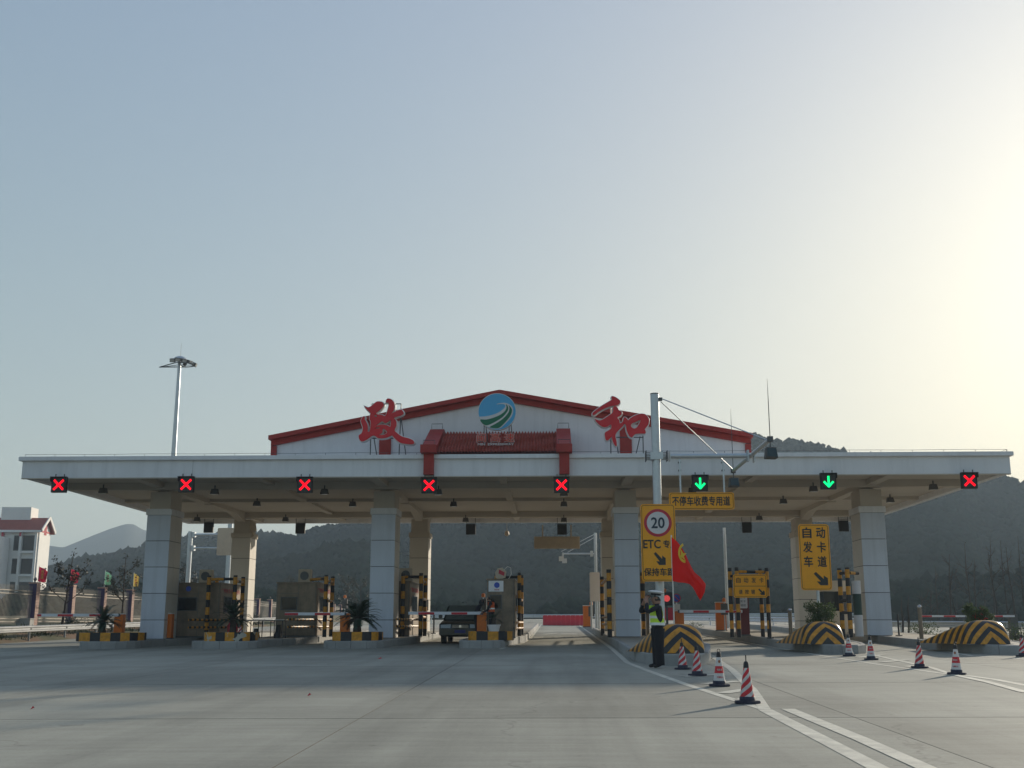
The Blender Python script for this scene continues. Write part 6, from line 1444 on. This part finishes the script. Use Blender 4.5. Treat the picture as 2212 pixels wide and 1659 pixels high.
# bare thin trees on the right, behind the guard rail
rs = random.Random(5)
RT = [(1944, 1282, 58), (1956, 1280, 58.5), (1985, 1275, 70), (2015, 1215, 76), (2040, 1185, 66), (2060, 1250, 80), (2083, 1160, 70), (2095, 1195, 75), (2120, 1230, 82), (2142, 1180, 68), (2160, 1150, 78), (2178, 1170, 66), (2196, 1140, 74), (2208, 1190, 80), (2225, 1150, 70), (2240, 1170, 64), (2003, 1255, 84), (2130, 1140, 86)]
ordr = sorted(range(len(RT)), key=lambda i: RT[i][0])
for k, i in enumerate(ordr):
    px, py, Y = RT[i]; t = at(px, py, Y); zb_ = terrain(t.x, Y)
    O_ = ['first','second','third','fourth','fifth','sixth','seventh','eighth','ninth']
    lb = 'bare thin tree on the right slope, '+(('%s from the rightmost column' % O_[k-2]) if k < 10 else ('%s from the right edge' % O_[17-k]))
    lb = {0: 'leafless sapling nearest the rightmost column', 1: 'leafless sapling leaning beside the nearest one by the column'}.get(k, lb)
    tree((t.x, Y, zb_), lb, (t.z-zb_)*1.0, 1.0 if k > 1 else .3, 200+k, 26 if k > 1 else 0, leafm=M['leafbrown'], bark=M['barkgrey'], lean=rs.uniform(-.3, .3), name='bare_tree', limbs=7 if k > 1 else 1, leafs=.1, group='bare thin trees on the right slope')
for k, (px, Y, rx, lb) in enumerate(((1990, 52, 1.0, 'low green bush under the right guard rail'), (2190, 47, .9, 'low dark bush under the guard rail at the right edge'), (1745, 60, .8, 'small bush at the rear left of the middle shrub'), (1470+20, 66, .9, 'small potted bush on the rear of the card lane island'))):
    t = at(px, 1300, Y); bush((t.x, Y, terrain(t.x, Y)-.1), lb, rx, .38, 900, 80+k, M['leaf'], .0)
gp = []
gm2 = MB(); rs = random.Random(9)
for _ in range(9000):
    side = rs.random() < .62
    if side: x = rs.uniform(27.0, 40); y = rs.uniform(36, 78); x = x if x > 27.0 else 27
    else: x = rs.uniform(-27, -25.1); y = rs.uniform(38, 100)
    z = rough(x, y); h = rs.uniform(.08, .28); a = rs.random()*6.28; w_ = .03
    gm2.add([(x-w_*math.cos(a), y-w_*math.sin(a), z), (x+w_*math.cos(a), y+w_*math.sin(a), z), (x+rs.uniform(-.1, .1), y+rs.uniform(-.1, .1), z+h)], [(0, 1, 2)])
tag(gm2.build('verge_grass', M['grass']), 'rough grass on the verges along both guard rails', 'grass', kind='stuff')
# right lane arm: a thin red and white arm reaching from off frame
e0, e1 = at(1990, 1331, 50), at(2190, 1331, 50); zb_ = gz(e1.x, 50)
r = thing('barrier_gate', 'thin red and white arm behind the flowering shrub at the right', 'barrier gate', (e1.x, 50, zb_), group='orange lane barrier gates')
MB().box((-.16, 0, 0), (.16, .3, 1.05)).build('cabinet', M['steeldark'], r)
arm = MB().box((e0.x-e1.x, -.1, e0.z-zb_-.04), (0, -.06, e0.z-zb_+.04)).build('arm', M['armw'], r)
for q in range(4): x = -.5-q*1.0; MB().box((x-.5, -.104, e0.z-zb_-.036), (x, -.056, e0.z-zb_+.03)).build('red_band', M['armr'], arm)
# green and white wrapped cabinet behind the shrub and posts
c = at(1853, 1300, 44.6); zb_ = gz(c.x, 44.6)+IH; r = thing('wrapped_pillar', 'round white pillar with a dark green band, left of the rightmost column', 'pillar', (c.x-.02, 44.6, zb_))
for a, b, m_ in ((0, .80, 'signwhite'), (.805, 1.6, 'green'), (1.605, 2.1, 'signwhite')): MB().tube([(0, 0, a), (0, 0, b)], .165, 18).build('band', mat('dark_green_wrap', (.012, .045, .035), .5, .1) if m_ == 'green' else M[m_], r, smooth=True)
c = at(1806, 1300, 48.5); r = thing('booth_shell', 'beige machine housing with dark upper windows behind the shrub', 'machine', (c.x, 48.5, gz(c.x, 48.5)+IH))
MB().box((-.5, 0, 0), (.45, .8, .95)).build('lower_panel', M['signback'], r); MB().box((-.5, 0.0, .952), (.45, .8, 1.75)).build('window_band', M['glassdark'], r); MB().box((-.5, 0, 1.752), (.45, .8, 2.2)).build('upper_panel', M['signback'], r)
# ================================================================== haze
hz = MB().box((-1900, -40, -4), (1900, 2700, 165)).build('haze', None)
hm = bpy.data.materials.new('haze'); hm.use_nodes = True; hn = hm.node_tree.nodes
for x in list(hn):
    if x.type == 'BSDF_PRINCIPLED': hn.remove(x)
pv = hn.new('ShaderNodeVolumePrincipled'); pv.inputs['Color'].default_value = (.68, .84, .98, 1); pv.inputs['Density'].default_value = .00050; pv.inputs['Anisotropy'].default_value = .1
hm.node_tree.links.new(pv.outputs[0], [x for x in hn if x.type == 'OUTPUT_MATERIAL'][0].inputs['Volume'])
hz.data.materials.clear(); hz.data.materials.append(hm); hz['kind'] = 'stuff'
